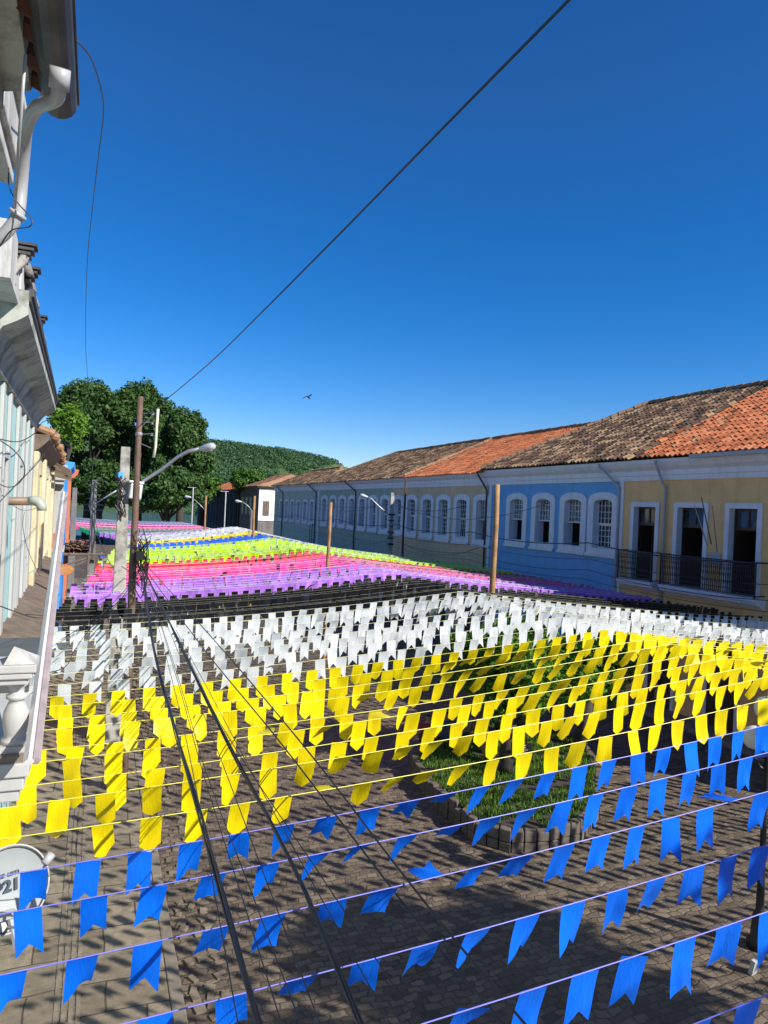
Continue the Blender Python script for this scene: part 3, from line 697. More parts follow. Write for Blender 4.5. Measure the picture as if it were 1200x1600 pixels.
# ============================================================ big trees at the river end
def big_tree(name, label, base, crown, n, size, mat, seed, trunk_r=.5, group=None, cat='tree'):
    t = thing(name, label, cat, base, group); rr = random.Random(seed); b = Vector(base); cs = []
    X0, Y0, Z0, RX, RY, RZ = crown
    for _ in range(46):
        a = rr.uniform(0, 6.28); k = rr.uniform(.3, .86); e = rr.uniform(-.7, 1)
        ce = math.sqrt(max(0, 1-e*e*.8)); s = rr.uniform(.17, .30)
        cs.append((X0+math.cos(a)*k*RX*ce, Y0+math.sin(a)*k*RY*ce, Z0+e*RZ*.8, RX*s, RY*s, RZ*s*rr.uniform(.8, 1.1)))
    g = MB(); top = Vector((X0, Y0, Z0-RZ*.25))
    g.tube([b, b.lerp(top, .35)+Vector((rr.uniform(-.1, .1)*RX*.3, 0, 0)), top], [trunk_r*1.25, trunk_r, trunk_r*.6], 9)
    for q in cs[:12]:
        s = b.lerp(top, rr.uniform(.35, .9)); e = Vector(q[:3]); m_ = s.lerp(e, .5)+Vector((0, 0, RZ*.08)); g.tube([s, m_, e], [trunk_r*.38, trunk_r*.24, trunk_r*.08], 6)
    g.build('trunk', M['bark'], t, smooth=True); leaf_cloud('crown', cs, n, size, mat, t, seed=seed, shell=.35)
    return t
def pxc(px, py, z, w, h, ry=None):
    c = at(px, py, z=z); return (c.x, c.y, c.z, w/F_PX*z, (ry if ry else w/F_PX*z), h/F_PX*z)
TG = 'big trees at the river end of the street'
def pt(label, px, py, z, w, h, n, size, seed, gx=None, mat='leaf_dark'):
    c = pxc(px, py, z, w, h); return big_tree('spreading_tree', label, (c[0] if gx is None else gx, c[1], 0), c, n, size, M[mat], seed, group=TG)
pt('tall dark green tree at the far left over the blue and white house', 140, 690, 108, 78, 92, 38000, .29, 21)
pt('highest dark tree behind the brown pole, middle of the clump', 222, 685, 112, 70, 92, 38000, .29, 22)
pt('dark tree at the right end of the clump beside the hill', 286, 712, 104, 50, 74, 30000, .28, 23)
pt('low dark tree whose crown hangs to the right above the river', 262, 768, 98, 66, 42, 20000, .25, 24)
pt('shaded tree low behind the white concrete pole', 158, 760, 100, 62, 44, 12000, .30, 25)
pt('pale green young tree between the big clump and the ruin', 318, 755, 118, 26, 30, 5000, .30, 26, mat='leaf_bush')

# ============================================================ left-hand houses
DXL = -.02
def LX(y, off=0): return -1.05+DXL*y+off
def lbox(g, xo0, xo1, y0, y1, z0, z1):
    """box hugging the slightly turned left-hand wall line"""
    n = len(g.v)
    for z in (z0, z1):
        for (xo, y) in ((xo0, y0), (xo1, y0), (xo1, y1), (xo0, y1)): g.v.append((LX(y, xo), y, z))
    g.f += [tuple(n+i for i in q) for q in ((0, 3, 2, 1), (4, 5, 6, 7), (0, 1, 5, 4), (1, 2, 6, 5), (2, 3, 7, 6), (3, 0, 4, 7))]
# own house: eave, gutter, tiles, downpipe
OH = thing('near_house', 'near house whose eave with dark gutter and white downpipe hangs overhead', 'house', (-1, 2, 0))
g = MB(); g.box(-5, -1.25, -4, 4.6, 0, 3.3); g.box(-5, -1.25, -4, 1.0, 3.3, 8.2); g.box(-5, -1.25, 1.0, 4.6, 7.2, 8.2); g.box(-5, -1.6, 1.0, 4.6, 3.3, 7.2); g.build('wall', M['old_white'], OH)
g = MB(); g.extrude([(-1.26, 7.9), (-1.15, 7.92), (-1.08, 8.1), (-1.0, 8.35), (-.88, 8.55), (-.72, 8.68), (-.60, 8.74), (-.60, 8.84), (-.46, 8.88), (-.44, 8.97), (-1.26, 8.97)], -4, 4.72); g.build('cornice', M['soffit'], OH)
g = MB(); 
for k in range(34):
    y = -3.4+k*.245; g.tube([(-1.1, y, 9.22), (-.30, y, 8.93+.02*(k % 2))], [.09, .11], 8)
g.build('eave_tiles', plain('sooty_red_tile', (.09, .03, .02), .9, var=.3), OH)
g = MB(); prof = []
for i in range(9): w = math.pi*i/8; prof.append((-.315-.105*math.cos(w), 8.93-.11*math.sin(w)))
prof += [(-.20, 8.93), (-.20, 8.945), (-.225, 8.945), (-.225, 8.93)]
for i in range(7): w = math.pi*(6-i)/6; prof.append((-.315-.09*math.cos(w), 8.92-.092*math.sin(w)))
g.extrude(prof, -4, 4.86); g.build('gutter', M['dark_metal'], OH)
g = MB(); p = [at(x, y_, z=z_) for x, y_, z_ in ((94, 112, 3.75), (92, 140, 3.8), (88, 154, 3.85), (76, 160, 3.9), (58, 168, 4.0), (47, 184, 4.1), (40, 206, 4.2), (37, 235, 4.3), (33, 290, 4.4), (29, 330, 4.4), (20, 350, 4.4), (2, 370, 4.4), (-25, 390, 4.4))]
pp = []
for i_ in range(len(p)-1):
    a0, a1, a2, a3 = p[max(i_-1, 0)], p[i_], p[i_+1], p[min(i_+2, len(p)-1)]
    for k_ in range(4): t_ = k_/4; pp.append(.5*((2*a1)+(a2-a0)*t_+(2*a0-5*a1+4*a2-a3)*t_*t_+(3*a1-a0-3*a2+a3)*t_**3))
pp.append(p[-1]); g.tube(pp, .038, 14); g.tube([p[0]+Vector((0, 0, .02)), p[1]], .052, 12); g.tube([p[9]-Vector((0, 0, .01)), p[9].lerp(p[10], .4)], .053, 12); g.build('downpipe', M['pvc'], OH, smooth=True)
g = MB(); g.tube([at(40, 85, z=3.6), at(31, 200, z=3.7), at(23, 325, z=4.1)], .009, 6); g.build('conduit', M['pvc'], OH, smooth=True)
g = MB(); a = at(0, 165, z=5.3); b = at(26, 262, z=5.3); g.box(-1.5, b.x, 5.2, 6.2, b.z+.06, a.z-.06); g.box(-1.5, b.x+.05, 5.15, 6.25, a.z-.06, a.z+.02); g.box(-1.5, b.x-.04, 5.2, 6.2, b.z-.05, b.z+.06)
g.build('corbel', M['old_white'], OH, bevel=.015)
g = MB(); g.tube([at(112, 166, z=4.45), at(116, 158, z=4.45), at(117, 150, z=4.45)], [.012, .02, .008], 6); g.build('gutter_bracket', M['bamboo'], OH)
# loose wires on the pipe
def wire(label, pts, r=.004, mat='thin_cable', name='loose_wire', cat='wire', group=None):
    # smooth catmull through pixel/depth points
    P = [at(x, y, z=z) for (x, y, z) in pts]; out = []
    for i in range(len(P)-1):
        p0, p1, p2, p3 = P[max(i-1, 0)], P[i], P[i+1], P[min(i+2, len(P)-1)]
        for k in range(8):
            t = k/8; out.append(.5*((2*p1)+(p2-p0)*t+(2*p0-5*p1+4*p2-p3)*t*t+(3*p1-p0-3*p2+p3)*t**3))
    out.append(P[-1]); g = MB(); g.tube(out, r, 6); return tag(g.build(name, M[mat], smooth=True), label, cat, group)
wire('thin wire curling round the white downpipe under the gutter', [(14, 262, 4.6), (14, 290, 4.5), (26, 315, 4.35), (48, 340, 4.3), (46, 354, 4.3), (18, 360, 4.35), (0, 385, 4.4)])
wire('thin wire wrapped diagonally over the upper bend of the downpipe', [(56, 160, 4.3), (58, 170, 4.3), (48, 195, 4.32), (30, 222, 4.35), (28, 245, 4.4)])
wire('long dark wire looping down the sky from the gutter to the trees', [(113, 61, 4.6), (128, 72, 5), (146, 100, 6), (160, 150, 7.5), (161, 185, 9), (153, 250, 11), (145, 320, 13), (137, 400, 16), (134, 480, 20), (134, 540, 24), (137, 600, 29), (140, 690, 34), (147, 752, 34)], .0075)
wire('thin dark wire looping over the teal house wall', [(0, 686, 9), (20, 690, 9.6), (36, 688, 10.6), (55, 676, 12), (66, 660, 13), (80, 655, 15)], .008)
wire('dark wire hanging in a curve beside the brown rainwater spout', [(0, 688, 9), (20, 702, 9.4), (36, 722, 9.8), (38, 742, 10), (26, 758, 10), (12, 761, 9.8), (0, 757, 9.5)], .007)
wire('wire rising diagonally across the yellow wall to the broken eave', [(14, 770, 9), (30, 752, 11), (60, 722, 15), (78, 695, 20), (84, 690, 22)], .008)
wire('thin wire sagging beneath the brown rainwater spout', [(14, 783, 11), (24, 792, 11.5), (36, 797, 12), (50, 796, 12.2), (64, 790, 12.2)], .005)
wire('thin wire dangling down the peeling yellow wall', [(38, 800, 14), (36, 825, 14), (44, 860, 15), (60, 895, 17), (64, 900, 18)], .006)
wire('dark wire crossing in front of the white pilasters above the balcony', [(0, 947, 7), (22, 955, 7.5), (50, 964, 8.2), (84, 968, 9.5), (110, 980, 11)], .006)

# teal and white house
TL = thing('teal_house', 'teal house with white pilasters and a long stained cornice at the left', 'house', (-1.4, 12, 0))
g = MB(); lbox(g, -6, 0, 6.6, 18.2, 0, 8.12); g.build('wall', M['teal'], TL)
g = MB(); g.extrude([(-1.06, 8.0), (-.98, 8.02), (-.94, 8.14), (-.84, 8.30), (-.70, 8.38), (-.62, 8.44), (-.60, 8.46), (-.60, 8.72), (-1.6, 8.72), (-1.6, 8.0)], 8.7, 18.3, DXL); g.build('cornice', M['soffit'], TL)
g = MB(); g.extrude([(-.60, 8.60), (-.575, 8.60), (-.575, 8.66), (-.55, 8.66), (-.55, 8.74), (-.60, 8.74)], 8.7, 18.3, DXL); g.build('drip_edge', M['dark_metal'], TL)
g = MB()
g.extrude([(-.70, 8.56), (-.70, 9.12), (-1.4, 9.12), (-1.4, 8.56)], 7.7, 8.69, DXL)
for (ya, yb, h) in ((8.7, 9.2, .30), (9.2, 11.2, .24), (11.2, 14.5, .18)): g.extrude([(-.68, 8.722), (-.68, 8.72+h), (-1.4, 8.72+h), (-1.4, 8.722)], ya, yb, DXL)
g.build('parapet', M['old_white'], TL)
for (ya, h) in ((8.45, .38), (9.15, .34), (11.15, .26)):
    g = MB()
    for k in range(4): g.extrude([(-.52-.03*k, 8.72+h-.05*k), (-.52-.03*k, 8.76+h-.05*k-.012), (-1.3, 8.76+h-.05*k-.012), (-1.3, 8.72+h-.05*k)], ya-.12, ya+.1, DXL)
    g.build('parapet_cap', M['dark_metal'], TL)
g = MB(); rr = random.Random(5)
for k in range(46):
    y = 8.6+k*.225; r_ = .10*rr.uniform(.8, 1.15); g.tube([(LX(y, .30+rr.uniform(-.03, .05)), y, 9.02-.012*k*.3), (LX(y, -.35), y, 9.2)], [r_, r_*.85], 8)
g.build('eave_tiles', M['tile_mid'], TL)
g = MB(); g.extrude([(-.66, 8.80), (-.62, 8.98), (-1.3, 9.1), (-1.3, 8.8)], 9.2, 18.3, DXL); g.build('eave_mortar', M['dark_metal'], TL)
g = MB(); y = 8.35; g.tube([Vector((LX(y, .36+.05*math.sin(t*.7)), y+.1*math.cos(t*.5), 9.12-.06*t)) for t in range(9)], [.06-.0035*t for t in range(9)], 7); g.build('scroll_ornament', M['concrete'], TL, smooth=True)
for y, z_ in ((8.95, 8.96), (9.6, 8.94), (10.3, 8.93), (11.3, 8.92), (12.4, 8.90)): g = MB(); g.tube([(LX(y, .44), y, z_), (LX(y, .40), y+.05, z_+.09), (LX(y, .20), y+.1, z_+.10)], [.035, .065, .05], 7); g.build('eave_ornament', M['concrete_grey'], TL, smooth=True)
for k, (y0_, w_) in enumerate(((7.6, .35), (9.3, .35), (10.9, .22), (12.0, .22), (13.6, .35), (15.0, .22), (16.1, .22), (17.6, .4))):
    g = MB(); lbox(g, .002, .055, y0_, y0_+w_, 3.4, 8.0); g.build('pilaster', M['white_clean'], TL, bevel=.01)
for y0_ in (8.3, 11.35, 14.2, 16.5):
    g = MB(); lbox(g, .003, .02, y0_, y0_+.55, 4.4, 6.9); wd = g.build('window', M['glass'], TL)
    g = MB(); lbox(g, .02, .06, y0_-.1, y0_, 4.3, 7.0); lbox(g, .02, .06, y0_+.55, y0_+.65, 4.3, 7.0); lbox(g, .02, .065, y0_-.1, y0_+.65, 7.0, 7.1); g.build('window_frame', M['white_clean'], wd)

# rainwater spout
g = MB(); a = at(-30, 786, z=10.9); p = [a, at(0, 783, z=11), at(48, 783, z=11.1)]
SPT = thing('rainwater_spout', 'brown pipe with a grey green elbow sticking out from the teal house', 'pipe', p[0]); g.tube(p, .065, 12); g.build('pipe', M['pvc_brown'], SPT, smooth=True)
g = MB(); g.tube([at(46, 783, z=11.1), at(54, 782, z=11.1), at(61, 785, z=11.1), at(65, 791, z=11.1), at(65, 798, z=11.1)], [.07, .08, .08, .075, .07], 12); g.build('elbow', M['pvc_grey'], SPT, smooth=True)

# peeling yellow house
YO = thing('peeling_yellow_house', 'old pale yellow house with peeling plaster and a broken eave', 'house', (-1.6, 24, 0))
g = MB(); lbox(g, -6, .03, 18.3, 31.0, 0, 7.62); g.build('wall', M['faded_yellow'], YO)
for (y0_, y1_) in ((18.35, 19.0), (22.4, 22.9), (29.6, 30.9)):
    g = MB(); lbox(g, .032, .14, y0_, y1_, 3.0, 7.5); g.build('pilaster', M['faded_yellow'], YO, bevel=.02)
for y0_ in (20.2, 24.5, 27.0):
    g = MB(); lbox(g, .035, .055, y0_, y0_+1.1, 4.6, 6.9); w_ = g.build('shutter', M['white_clean'], YO)
    g = MB(); lbox(g, .035, .09, y0_-.15, y0_, 4.5, 7.0); lbox(g, .035, .09, y0_+1.1, y0_+1.25, 4.5, 7.0); lbox(g, .035, .1, y0_-.15, y0_+1.25, 7.0, 7.15); g.build('shutter_frame', M['faded_yellow'], w_)
g = MB(); g.extrude([(-1.05, 7.5), (-.93, 7.55), (-.80, 7.68), (-.70, 7.8), (-.70, 7.9), (-1.6, 7.9), (-1.6, 7.5)], 18.4, 31.2, DXL); g.build('cornice', M['old_wood'], YO)
g = MB(); rr = random.Random(9)
for k in range(50):
    y = 18.5+k*.255; dz = -.25*max(0, (y-27)/4); g.tube([(LX(y, .42+rr.uniform(-.06, .12)), y, 7.95+dz+rr.uniform(-.05, .04)), (LX(y, -.5), y, 8.25)], [.10, .085], 8)
g.build('eave_tiles', M['tile_mid'], YO)
g = MB()
for k in range(9): 
    y = 28.2+k*.36; g.obox((LX(y, .35), y, 7.55-.04*k), .38, .07, .05, rr.uniform(-.3, .3), 0, rr.uniform(.1, .5))
g.build('broken_rafters', M['old_wood'], YO)
# awning of weathered boards below the yellow wall
g = MB(); n = 30
for k in range(n):
    y0_ = 11.3+k*.53; g.obox((LX(y0_, .27), y0_+.25, 4.28+rr.uniform(-.02, .02)), .34, .255, .018, 0, 0, .35+rr.uniform(-.04, .04))
AW = thing('timber_awning', 'long weathered timber awning below the peeling yellow wall', 'awning', (-1.3, 19, 4.2)); g.build('boards', M['old_wood'], AW)
g = MB(); 
for k in range(7): y = 11.6+k*2.5; g.tube([(LX(y, .02), y, 3.9), (LX(y, .52), y, 4.17)], .03, 6)
g.build('bracket', M['old_wood'], AW)
# white and blue painted house
BW = thing('blue_and_white_house', 'narrow house with a white pier, bright blue side and terracotta band', 'house', (-1.4, 34, 0))
g = MB(); lbox(g, -5, .42, 31.6, 32.4, 4.95, 7.5); g.build('pier', M['white_clean'], BW)
g = MB(); lbox(g, -5, .48, 31.5, 32.45, 7.1, 7.28); lbox(g, -5, .44, 31.52, 32.43, 6.86, 6.96); lbox(g, -5, .55, 31.4, 32.5, 7.5, 7.72); g.build('pier_capital', M['white_clean'], BW, bevel=.02)
g = MB(); lbox(g, -5, .47, 32.502, 41, 0, 7.45); g.extrude([(-.7, 7.4), (-.48, 7.42), (-.38, 7.6), (-.28, 7.72), (-.24, 7.9), (-.7, 7.95)], 32.502, 41, DXL); g.build('wall', M['sky_blue'], BW)
g = MB(); lbox(g, .45, .62, 40.0, 41.2, 0, 7.9); g.extrude([(-.5, 7.4), (-.3, 7.42), (-.14, 7.6), (-.08, 7.85), (-.5, 7.9)], 40, 41.3, DXL); g.build('terracotta_border', M['terracotta'], BW)
g = MB(); lbox(g, -5, .50, 31.3, 33.5, 4.35, 4.94); g.build('terracotta_band', M['terracotta'], BW)
g = MB(); lbox(g, -5, .56, 31.25, 33.55, 4.22, 4.346); g.build('ledge', M['white_clean'], BW)
g = MB(); lbox(g, -5, .3, 31.6, 33.4, 0, 4.2); g.build('ground_wall', M['grey_wall'], BW)

# small tiled market roof with beams and oval sign
MR = thing('tiled_canopy', 'small rustic canopy of broken clay tiles on dark beams at the left', 'canopy', (-.6, 38, 0))
g = MB(); g.uv = []; a = at(88, 862, z=33); b = at(142, 862, z=33.5); c_ = at(148, 846, z=38); d_ = at(96, 846, z=38)
for i in range(9):
    for j in range(7):
        p0 = a.lerp(b, i/9).lerp(d_.lerp(c_, i/9), j/7); p1 = a.lerp(b, i/9).lerp(d_.lerp(c_, i/9), (j+1.2)/7)
        n0 = len(g.v); q = MB(); q.tube([p0+Vector((rr.uniform(-.04, .04), 0, rr.uniform(-.01, .05))), p1+Vector((rr.uniform(-.04, .04), 0, 0))], [.12, .085], 6, cap=False)
        g.v += q.v; g.f += [tuple(n0+x for x in f_) for f_ in q.f]; g.uv += [(i+.5, j+.5)]*(4*len(q.f))
tm = g.build('roof', M['tile_mid'], MR)
g = MB(); g.tube([a-Vector((.2, 0, .12)), b+Vector((.6, 0, -.12))], .07, 6); g.tube([a-Vector((0, 0, .75)), b+Vector((.3, 0, -.15))], .05, 6); g.tube([a+Vector((.3, 0, -.9)), b+Vector((.3, 0, -.2))], .045, 6); g.build('beam', M['old_wood'], MR)
for q in (a+Vector((.2, .1, 0)), b+Vector((-.1, 0, 0)), c_, d_): g = MB(); g.tube([(q.x, q.y, 0), (q.x, q.y, q.z)], .06, 8); g.build('post', M['old_wood'], MR)
SGN = at(101, 890, z=27); SG_ = thing('oval_sign', 'oval orange hanging sign with white lettering beside the leaning white rail', 'sign', SGN)
g = MB(); ex = rgt; seg = 28; n0 = 0
for dd in (-.015, .015):
    for k in range(seg): w = 6.283*k/seg; p = SGN+rgt*(.33*math.cos(w))+up*(.20*math.sin(w))-fwd*dd; g.v.append(tuple(p))
for k in range(seg): g.f.append((k, (k+1) % seg, seg+(k+1) % seg, seg+k))
g.f.append(tuple(range(seg))); g.f.append(tuple(range(seg, 2*seg))); g.build('board', plain('orange_sign_paint', (.62, .24, .07), .5), SG_)
RM = Matrix(((rgt.x, 0, -fwd.x, 0), (rgt.y, 0, -fwd.y, 0), (0, 1, 0, 0), (0, 0, 0, 1)))
text_mesh('MULOTTA', .125, Matrix.Translation(SGN-fwd*.02+up*.0) @ RM, M['white_clean'], 'lettering', SG_, .003)
text_mesh('artes', .08, Matrix.Translation(SGN-fwd*.02-up*.12) @ RM, M['white_clean'], 'small_lettering', SG_, .001)
g = MB(); g.tube([SGN+up*.2, SGN+up*.45-rgt*.5], .012, 5); g.build('bracket', M['iron'], SG_)

# ============================================================ neighbour balcony with balustrade
BA = thing('balustrade_balcony', 'white stone balcony corner with one turned baluster at the left edge', 'balcony', (-.8, 4.8, 4.2))
y0_ = 4.5
def bz(py): return at(24, py, Y=y0_).z
bxr = at(57, 1042, Y=y0_).x; bxc = at(24, 1120, Y=y0_+.1).x; bxs = at(46, 1200, Y=y0_).x
g = MB(); g.box(-3, bxr, y0_, y0_+.27, bz(1053), bz(1040)); g.box(-3, bxr-.02, y0_+.01, y0_+.26, bz(1063), bz(1053)); g.box(-3, bxr-.045, y0_+.03, y0_+.24, bz(1073), bz(1063))
g.build('handrail', M['white_clean'], BA, bevel=.008)
cpx = [(bxr-.17, y0_+.01), (bxr-.01, y0_+.01), (bxr-.01, y0_+.26), (bxr-.17, y0_+.26)]; zt_ = bz(1040)+.002; ap = (bxr-.125, y0_+.08, bz(1014))
g = MB()
for i in range(4): g.face([(*cpx[i], zt_), (*cpx[(i+1) % 4], zt_), ap])
g.build('cap_stone', M['old_white'], BA, fix=False)
bprof = [(.075, 0), (.075, .03), (.055, .04), (.06, .06), (.066, .10), (.072, .15), (.066, .20), (.048, .245), (.038, .27), (.058, .28), (.058, .30), (.038, .31), (.04, .345), (.058, .36), (.062, .385)]
hb = bz(1073)-bz(1172); kb = hb/.385
for bx in (bxc, bxc-.26, bxc-.52):
    g = MB(); g.lathe((bx, y0_+.14, bz(1172)), [(r_, z_*kb) for r_, z_ in bprof], 28); nl = len(g.f); g.box(bx-.08, bx+.08, y0_+.06, y0_+.22, bz(1182), bz(1172)-.001); bo = g.build('baluster', M['white_clean'], BA, fix=True)
    for pi, pf in enumerate(bo.data.polygons): pf.use_smooth = pi < nl-2
g = MB(); g.box(-3, bxs-.03, y0_, y0_+.3, bz(1192), bz(1182)-.001); g.build('worn_plinth', M['stone_kerb'], BA)
g = MB(); g.box(-3, bxs, y0_-.02, y0_+1.5, bz(1214), bz(1192)-.001); g.box(-3, bxs-.025, y0_, y0_+1.45, bz(1236), bz(1214)); g.box(-3, bxs-.05, y0_+.02, y0_+1.4, bz(1255), bz(1236)); g.build('balcony_slab', M['white_clean'], BA, bevel=.008)
g = MB(); g.box(-3, -1.0, y0_+.1, 8, 0, bz(1256)); g.build('ground_wall', M['old_white'], BA)
# dark sheet awning behind the baluster
AWN = thing('dark_awning', 'dark grey sheet metal awning behind the white balustrade', 'awning', (-1, 9.4, 4.6))
g = MB(); g.box(-1.3, -.56, 8.4, 10.0, 4.62, 4.68); g.box(-1.3, -.575, 8.35, 8.42, 4.40, 4.62); g.build('sheet', plain('dark_grey_sheet', (.075, .085, .085), .5, var=.3, sc=3), AWN, bevel=.01)
# leaning white rail
LR = thing('leaning_pole', 'long white and reddish timber leaning past the balustrade corner', 'pole', at(42, 1190, z=3.6))
pa, pb = at(44, 1192, z=3.7), at(99, 770, z=9.5)
g = MB(); g.tube([pa, pa.lerp(pb, .5), pb], [.026, .028, .03], 4); g.build('pole', plain('peeling_white_timber', (.66, .64, .62), .7, var=.08, dirt=(.35, .16, .14), dirt_amt=.7, streak=False, sc=5), LR)
g = MB(); g.tube([pa+Vector((.035, .02, .0)), pb+Vector((.035, .02, 0))], .024, 6); g.build('inner_strip', plain('mauve_grey_timber', (.38, .31, .31), .8, var=.2), LR)

# ============================================================ satellite dish
DC = at(13, 1390, z=5.0); DN = (Vector((0, 0, EYE))-DC).normalized(); DN = (DN+Vector((.35, -.1, -.25))).normalized()
DI = thing('satellite_dish', 'white satellite dish with dark grey lettering at the lower left edge', 'satellite dish', DC)
dr = DN.cross(up).normalized()*-1; du = dr.cross(DN).normalized()*-1
if du.z < 0: du = -du
if dr.dot(rgt) < 0: dr = -dr
g = MB(); rings, seg = 10, 40; RD = .275
for back in (0, 1):
    for i in range(rings+1):
        r_ = RD*i/rings; dp = .055*(r_/RD)**2-.055-back*.008
        for k in range(seg): w = 6.283185*k/seg; g.v.append(tuple(DC+dr*r_*math.cos(w)+du*r_*1.06*math.sin(w)+DN*dp))
for back in (0, 1):
    o_ = back*(rings+1)*seg
    for i in range(rings):
        for k in range(seg): q = o_+i*seg; g.f.append((q+k, q+(k+1) % seg, q+seg+(k+1) % seg, q+seg+k))
g.build('reflector', plain('dish_white', (.36, .39, .39), .45, var=.04), DI, smooth=True, fix=False)
g = MB(); g.tube([DC+dr*RD*math.cos(6.283*k/40)+du*RD*1.06*math.sin(6.283*k/40) for k in range(41)], .007, 6); g.build('rim', M['white_clean'], DI, smooth=True)
g = MB(); g.tube([DC+dr*RD*.955*math.cos(6.283*k/40)+du*RD*1.01*math.sin(6.283*k/40)+DN*.002 for k in range(41)], .0035, 5); g.build('rim_line', M['thin_cable'], DI)
DM = Matrix(((dr.x, du.x, DN.x, 0), (dr.y, du.y, DN.y, 0), (dr.z, du.z, DN.z, 0), (0, 0, 0, 1)))
def ondish(px, py):
    o_ = Vector((0, 0, EYE)); d_ = at(px, py, z=1)-o_; return o_+d_*((DC-DN*.034-o_).dot(DN)/d_.dot(DN))
dark = plain('slate_lettering', (.05, .07, .10), .6, var=.05)
text_mesh('faz um', .062, Matrix.Translation(ondish(31, 1364)) @ DM, dark, 'small_lettering', DI, 0, .001, 'RIGHT')
text_mesh('21', .112, Matrix.Translation(ondish(32, 1387)) @ DM, dark, 'large_numeral', DI, .004, .001, 'RIGHT')
lnb = at(75, 1342, z=4.72)
g = MB(); g.tube([DC-du*.25, DC-du*.2+DN*.2, lnb], .011, 8); g.build('feed_arm', M['pvc'], DI)
g = MB(); g.tube([lnb-Vector((.02, .02, .02)), lnb+Vector((.02, .02, .02))], [.026, .03], 12); g.build('feed_horn', M['pvc'], DI, smooth=True)
g = MB(); bs = DC-DN*.07; g.tube([bs, bs-DN*.12-du*.02, bs-DN*.16-up*.5], .02, 8); g.build('mast', M['galv'], DI)
g = MB(); g.obox(DC-du*.16-dr*.02+DN*.01, .06, .03, .02, .3); g.tube([DC-du*.14+dr*.0, DC-du*.40+dr*.05], [.02, .022], 5); g.build('clamp', M['pvc'], DI)

# ============================================================ poles
def pole(name, label, top, zc, r0, r1, mat, cat='pole', square=False, group=None, depth=None, xy=None, H=None, bands=()):
    """vertical pole whose top projects at pixel top, standing at depth"""
    T = at(*top, z=depth) if xy is None else Vector((*xy, H))
    t = thing(name, label, cat, (T.x, T.y, 0), group); g = MB()
    if square: 
        for s_, e_ in ((0, 1),): 
            n = len(g.v)
            for z_, rr_ in ((0, r0), (T.z, r1)):
                for (a, b) in ((-1, -.7), (1, -.7), (1, .7), (-1, .7)): g.v.append((T.x+a*rr_, T.y+b*rr_, z_))
            g.f += [tuple(n+i for i in q) for q in ((0, 3, 2, 1), (4, 5, 6, 7), (0, 1, 5, 4), (1, 2, 6, 5), (2, 3, 7, 6), (3, 0, 4, 7))]
    else:
        k_ = 7; rj = random.Random(int(T.x*100)); g.tube([(T.x+rj.uniform(-.02, .02)*(0 < i < k_), T.y, T.z*i/k_) for i in range(k_+1)], [r0+(r1-r0)*i/k_ for i in range(k_+1)], 12)
    g.build('shaft', mat if not isinstance(mat, str) else M[mat], t, smooth=not square, bevel=.02 if square else 0)
    for bz in bands:
        g = MB(); g.lathe((T.x, T.y, bz), [(r1*1.2, 0), (r1*1.35, .02), (r1*1.35, .06), (r1*1.2, .08)], 14); g.build('clamp_band', M['hardware'], t)
    return t, T
def lamp_arm(t, pts, head_dir, r=.03, head=.32):
    g = MB(); g.tube(pts, r, 8); g.build('arm', M['galv'], t, smooth=True)
    e = Vector(pts[-1]); d = Vector(head_dir).normalized(); s = head
    g = MB(); g.tube([e-d*.1*s, e+d*.12*s, e+d*.5*s, e+d*.9*s, e+d*1.15*s, e+d*1.3*s], [.10*s, .17*s, .25*s, .30*s, .24*s, .06*s], 12); lo = g.build('lamp_head', M['lamp'], t, smooth=True)
    g = MB(); g.tube([e+d*.5*s-up*.16*s, e+d*1.05*s-up*.16*s], [.17*s, .17*s], 10); g.build('lens', M['pvc'], lo, smooth=True)
WPG = 'fresh timber poles down the middle of the street'
pole('timber_pole', 'orange timber pole in front of the blue house corner, nearest of its row', (777, 757), 0, .085, .068, 'bamboo', depth=18.2, group=WPG)
pole('timber_pole', 'orange timber pole before the green house, second of the row', (517, 785), 0, .065, .052, 'bamboo', depth=23, group=WPG)
pole('timber_pole', 'orange timber pole left of the white end wall, third of the row', (398, 775), 0, .07, .06, 'bamboo', depth=36, group=WPG)
p4, T4 = pole('timber_pole', 'farthest timber pole of the row with a small street lamp, before the ruin', (322, 775), 0, .07, .06, 'bamboo', depth=44, group=WPG)
lamp_arm(p4, [T4-up*.9, at(312, 788, z=44), at(303, 780, z=44), at(298, 777, z=44)], at(293, 776, z=44)-at(300, 777, z=44), .02, .3)

bp, BT = pole('utility_pole', 'tall brown wooden utility pole carrying the black cable bundles', (226, 622), 0, .10, .06, 'rust_pole', xy=(.80, 16.35), H=8.72, bands=(7.86,))
# pole-top hardware and pale tube
g = MB()
for zz in (7.9, 8.15, 8.35): 
    g.tube([BT*1.0-up*(8.72-zz), at(238, 660, z=15.4)+up*(zz-8.15)], .012, 5); g.lathe(at(238, 660, z=15.4)+up*(zz-8.2), [(.01, 0), (.035, .01), (.02, .03), (.035, .05), (.01, .07)], 8)
g.tube([BT-up*.75, BT-up*.2], .02, 5); g.tube([BT-up*.72, at(238, 662, z=15.4)+up*.2, at(246, 645, z=15.4)], .01, 5); g.tube([BT-up*1.0, at(236, 700, z=15.4)], .01, 5)
g.build('insulator_rack', M['hardware'], bp)
g = MB(); g.tube([at(247, 639, z=15.4), at(244.5, 670, z=15.4), at(243, 698, z=15.4), at(240, 715, z=15.4)], .030, 8); g.build('pale_tube', M['tube'], bp, smooth=True)
